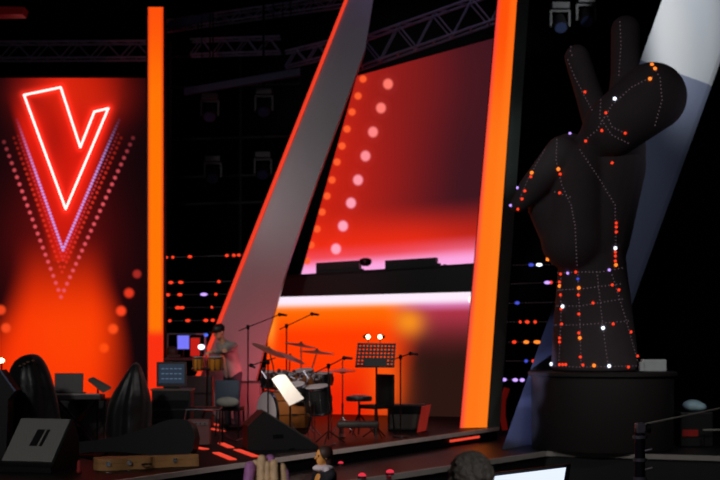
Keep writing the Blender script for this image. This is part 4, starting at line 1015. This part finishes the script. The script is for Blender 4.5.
# ---------------------------------------------------------------- white screen at the bottom
YW = 9.0
t = thing('display', Vector((X(530, YW), YW, ARZ)), 'glowing white screen at the bottom edge right of the dark-haired head', 'display')
q = [U(489, 477, YW-.1), U(566, 467.5, YW), U(560, 505, YW), U(486, 510, YW-.1)]
MB().prism([U(485, 474, YW-.08), U(571, 464, YW+.02), U(564, 510, YW+.02), U(482, 515, YW-.08)], (0, .05, 0)).build('frame', BLK, t)
MB().prism([p+Vector((0, -.0, 0)) for p in q], (0, .01, 0)).build('screen', E_SCR, t)
cxx = X(527, YW)
MB().tube([(cxx, YW+.06, ARZ+.02), (cxx, YW+.06, .45)], .025).build('pole', BLKM, t)
MB().cone((cxx, YW+.06, ARZ), (cxx, YW+.06, ARZ+.03), .25, .22, 24).build('base', BLKM, t)
# ---------------------------------------------------------------- camera jib at the right
YJ = 13.0
t = thing('camera_jib', Vector((X(640, YJ), YJ, ARZ)), 'dark camera jib with a thin arm rising to the right edge', 'camera jib')
pt = U(640, 428, YJ)
MB().tube([(pt.x, YJ, ARZ+.02), (pt.x, YJ, pt.z)], .05, 14).build('post', mat('jib_violet', (38, 32, 48), .4, .4), t)
mb = MB()
for dz_, rr_ in ((-.1, .07), (-.32, .066), (-.5, .066)): mb.lathe([(rr_, 0), (rr_, .03)], (pt.x, YJ, pt.z+dz_), 20)
for dz_ in (-.22, -.4): mb.tube([(pt.x+.04, YJ-.02, pt.z+dz_), (pt.x+.11, YJ-.04, pt.z+dz_+.02)], .012)
mb.build('clamp_ring', TRUSS, t)
MB().box(pt+Vector((-.0, 0, .0)), (.09, .12, .1), bev=.015).build('pivot_block', TRUSS, t)
MB().cone(pt+Vector((.05, -.04, 0)), pt+Vector((.09, -.04, 0)), .05, .05, 20).build('wheel', CHROME, t, True)
MB().tube([U(638, 425.5, YJ-.02), U(760, 400, YJ-.3)], .011, 8).build('arm', EDGED, t)
for a_ in (.5, 2.6, 4.7): MB().tube([(pt.x, YJ, ARZ+.25), (pt.x+.45*math.cos(a_), YJ+.45*math.sin(a_), ARZ+.02)], .02).build('leg', BLKM, t)
YQ = 20.4
t = thing('equipment_case', Vector((X(697, YQ), YQ, -.2)), 'stack of dark cases right of the podium, behind the jib arm', 'case')
zq = U(0, 412, YQ).z
MB().box((X(697, YQ), YQ+.2, (zq-.2)/2), (.5, .4, zq+.2-.01), bev=.02).build('body', BLK, t)
MB().box((X(690, YQ), YQ-.01, U(0, 433, YQ).z), (.24, .02, .1)).build('side_label', REDP, t)['label'] = 'dull red panel'
t = thing('helmet_shaped_bag', Vector((X(695, YQ), YQ+.15, zq)), 'pale blue folded cloth bundle on top of the dark case by the right edge', 'bundle')
mb = MB(); mb.ball((X(695, YQ), YQ+.15, zq+.09), (.16, .13, .09), 20); mb.ball((X(701, YQ), YQ+.13, zq+.07), (.12, .12, .07), 16); voxel(mb, 'cloth', BLUEP, t, .015, 3)
t.name = 'cloth_bundle'
o = MB().tube([U(703, 430, YQ-.15), U(745, 430, YQ-.15)], .015).build('hand_rail', EDGED); center_origin(o); tag(o, 'thin grey horizontal rail at the right border below the jib arm', 'rail')
t = thing('rail_post', Vector((X(704, YQ-.15), YQ-.15, -.2)), 'thin post carrying the grey rail in front of the dark case', 'post')
MB().tube([(X(704, YQ-.15), YQ-.15, -.19), U(704, 434, YQ-.15)], .015).build('shaft', BLKM, t)
# ---------------------------------------------------------------- unseen lights added to brighten parts of the set
def lamp(kind, loc, tgt, e, col=(1, 1, 1), size=.5, spot=40, blend=.6, name='added_light'):
    ld = bpy.data.lights.new(name, kind); ld.energy = e; ld.color = col
    if kind == 'SPOT': ld.spot_size = math.radians(spot); ld.spot_blend = blend; ld.shadow_soft_size = size
    elif kind == 'AREA': ld.size = size
    else: ld.shadow_soft_size = size
    o = bpy.data.objects.new(name, ld); COL.objects.link(o); o.location = loc
    o.rotation_euler = (Vector(tgt)-Vector(loc)).to_track_quat('-Z', 'Y').to_euler()
    return o
lamp('SPOT', (-6, 3, 8), (0, 19, 1), 1300, (1, .96, .94), .6, 50)
lamp('SPOT', (7, 5, 9), (3.8, 20, 3.5), 160, (1, .96, .97), .6, 30)
lamp('SPOT', (-2.5, 19, 4), (X(302, 24), 24, 3.8), 60, (.95, .97, 1), .4, 32, 1)
lamp('SPOT', (-.9, 20.5, .3), (X(240, 24), 24.2, 1.7), 430, (1, .13, .18), .3, 80, 1)
lamp('SPOT', (8.5, 15.5, 8), tuple(slab(15, .35)), 4200, (.93, .97, 1), .3, 27, .8)
lamp('SPOT', (6.8, 17.5, 8.5), tuple(slab(40, .3)), 500, (1, .8, .5), .2, 17, 1)
for py_ in (345, 380, 420): lamp('SPOT', (1.4, 17.4, .25), tuple(slab(py_, .12)), 430, (.5, .54, 1), .05, 15, .6)
lamp('SPOT', (8, 16, 5), tuple(slab(190, .5)), 430, (.8, .86, 1), .3, 45, 1)
lamp('SPOT', (-3, 14, 3), (-4.8, 28, 7.5), 170, (1, .85, .95), .3, 50, 1, name='added_rear_light')  # unseen fill added so the dark truss shows
lamp('SPOT', (2.2, 15, 4), tuple(U(512, 150, 22)), 220, (.9, 1, .97), .3, 15, 1, name='added_rear_light')  # unseen fill added for the orange beam's metal side
lamp('SPOT', tuple(U(262, 352, 17.6)), tuple(U(283, 384, 18.2)), 45, (1, .9, .78), .05, 60, .8)
lamp('SPOT', (-5.0, 17.5, 4.2), (X(220, 21.4), 21.3, 1.1), 330, (1, .93, .85), .1, 15, .8)
lamp('SPOT', (-4.5, 15.5, 4.2), (X(285, 19.7), 19.6, .7), 260, (1, .9, .95), .1, 18, .9)
lamp('SPOT', (3.2, 12, 6), (-.2, 18, 0), 650, (1, .93, .9), .3, 52, 1)
lamp('SPOT', (5.5, 12, 6), (4.2, 19.3, -.2), 420, (1, .96, .93), .3, 34, 1)
lamp('SPOT', (-1.8, 3.0, 2.6), (X(266, 6.2), 6.3, .9), 220, (1, .8, .95), .2, 20, .8)
lamp('SPOT', (1.4, 2.6, 3.2), (X(471, 6.2), 6.3, .9), 220, (.95, .95, 1), .2, 18, .8)
lamp('SPOT', (-3.6, 10.5, 2.2), tuple(hd), 300, (1, .86, .8), .1, 9, .8)
lamp('AREA', (1, 22, 9.5), (.5, 25, 7), 22, (.6, .45, .9), 2)
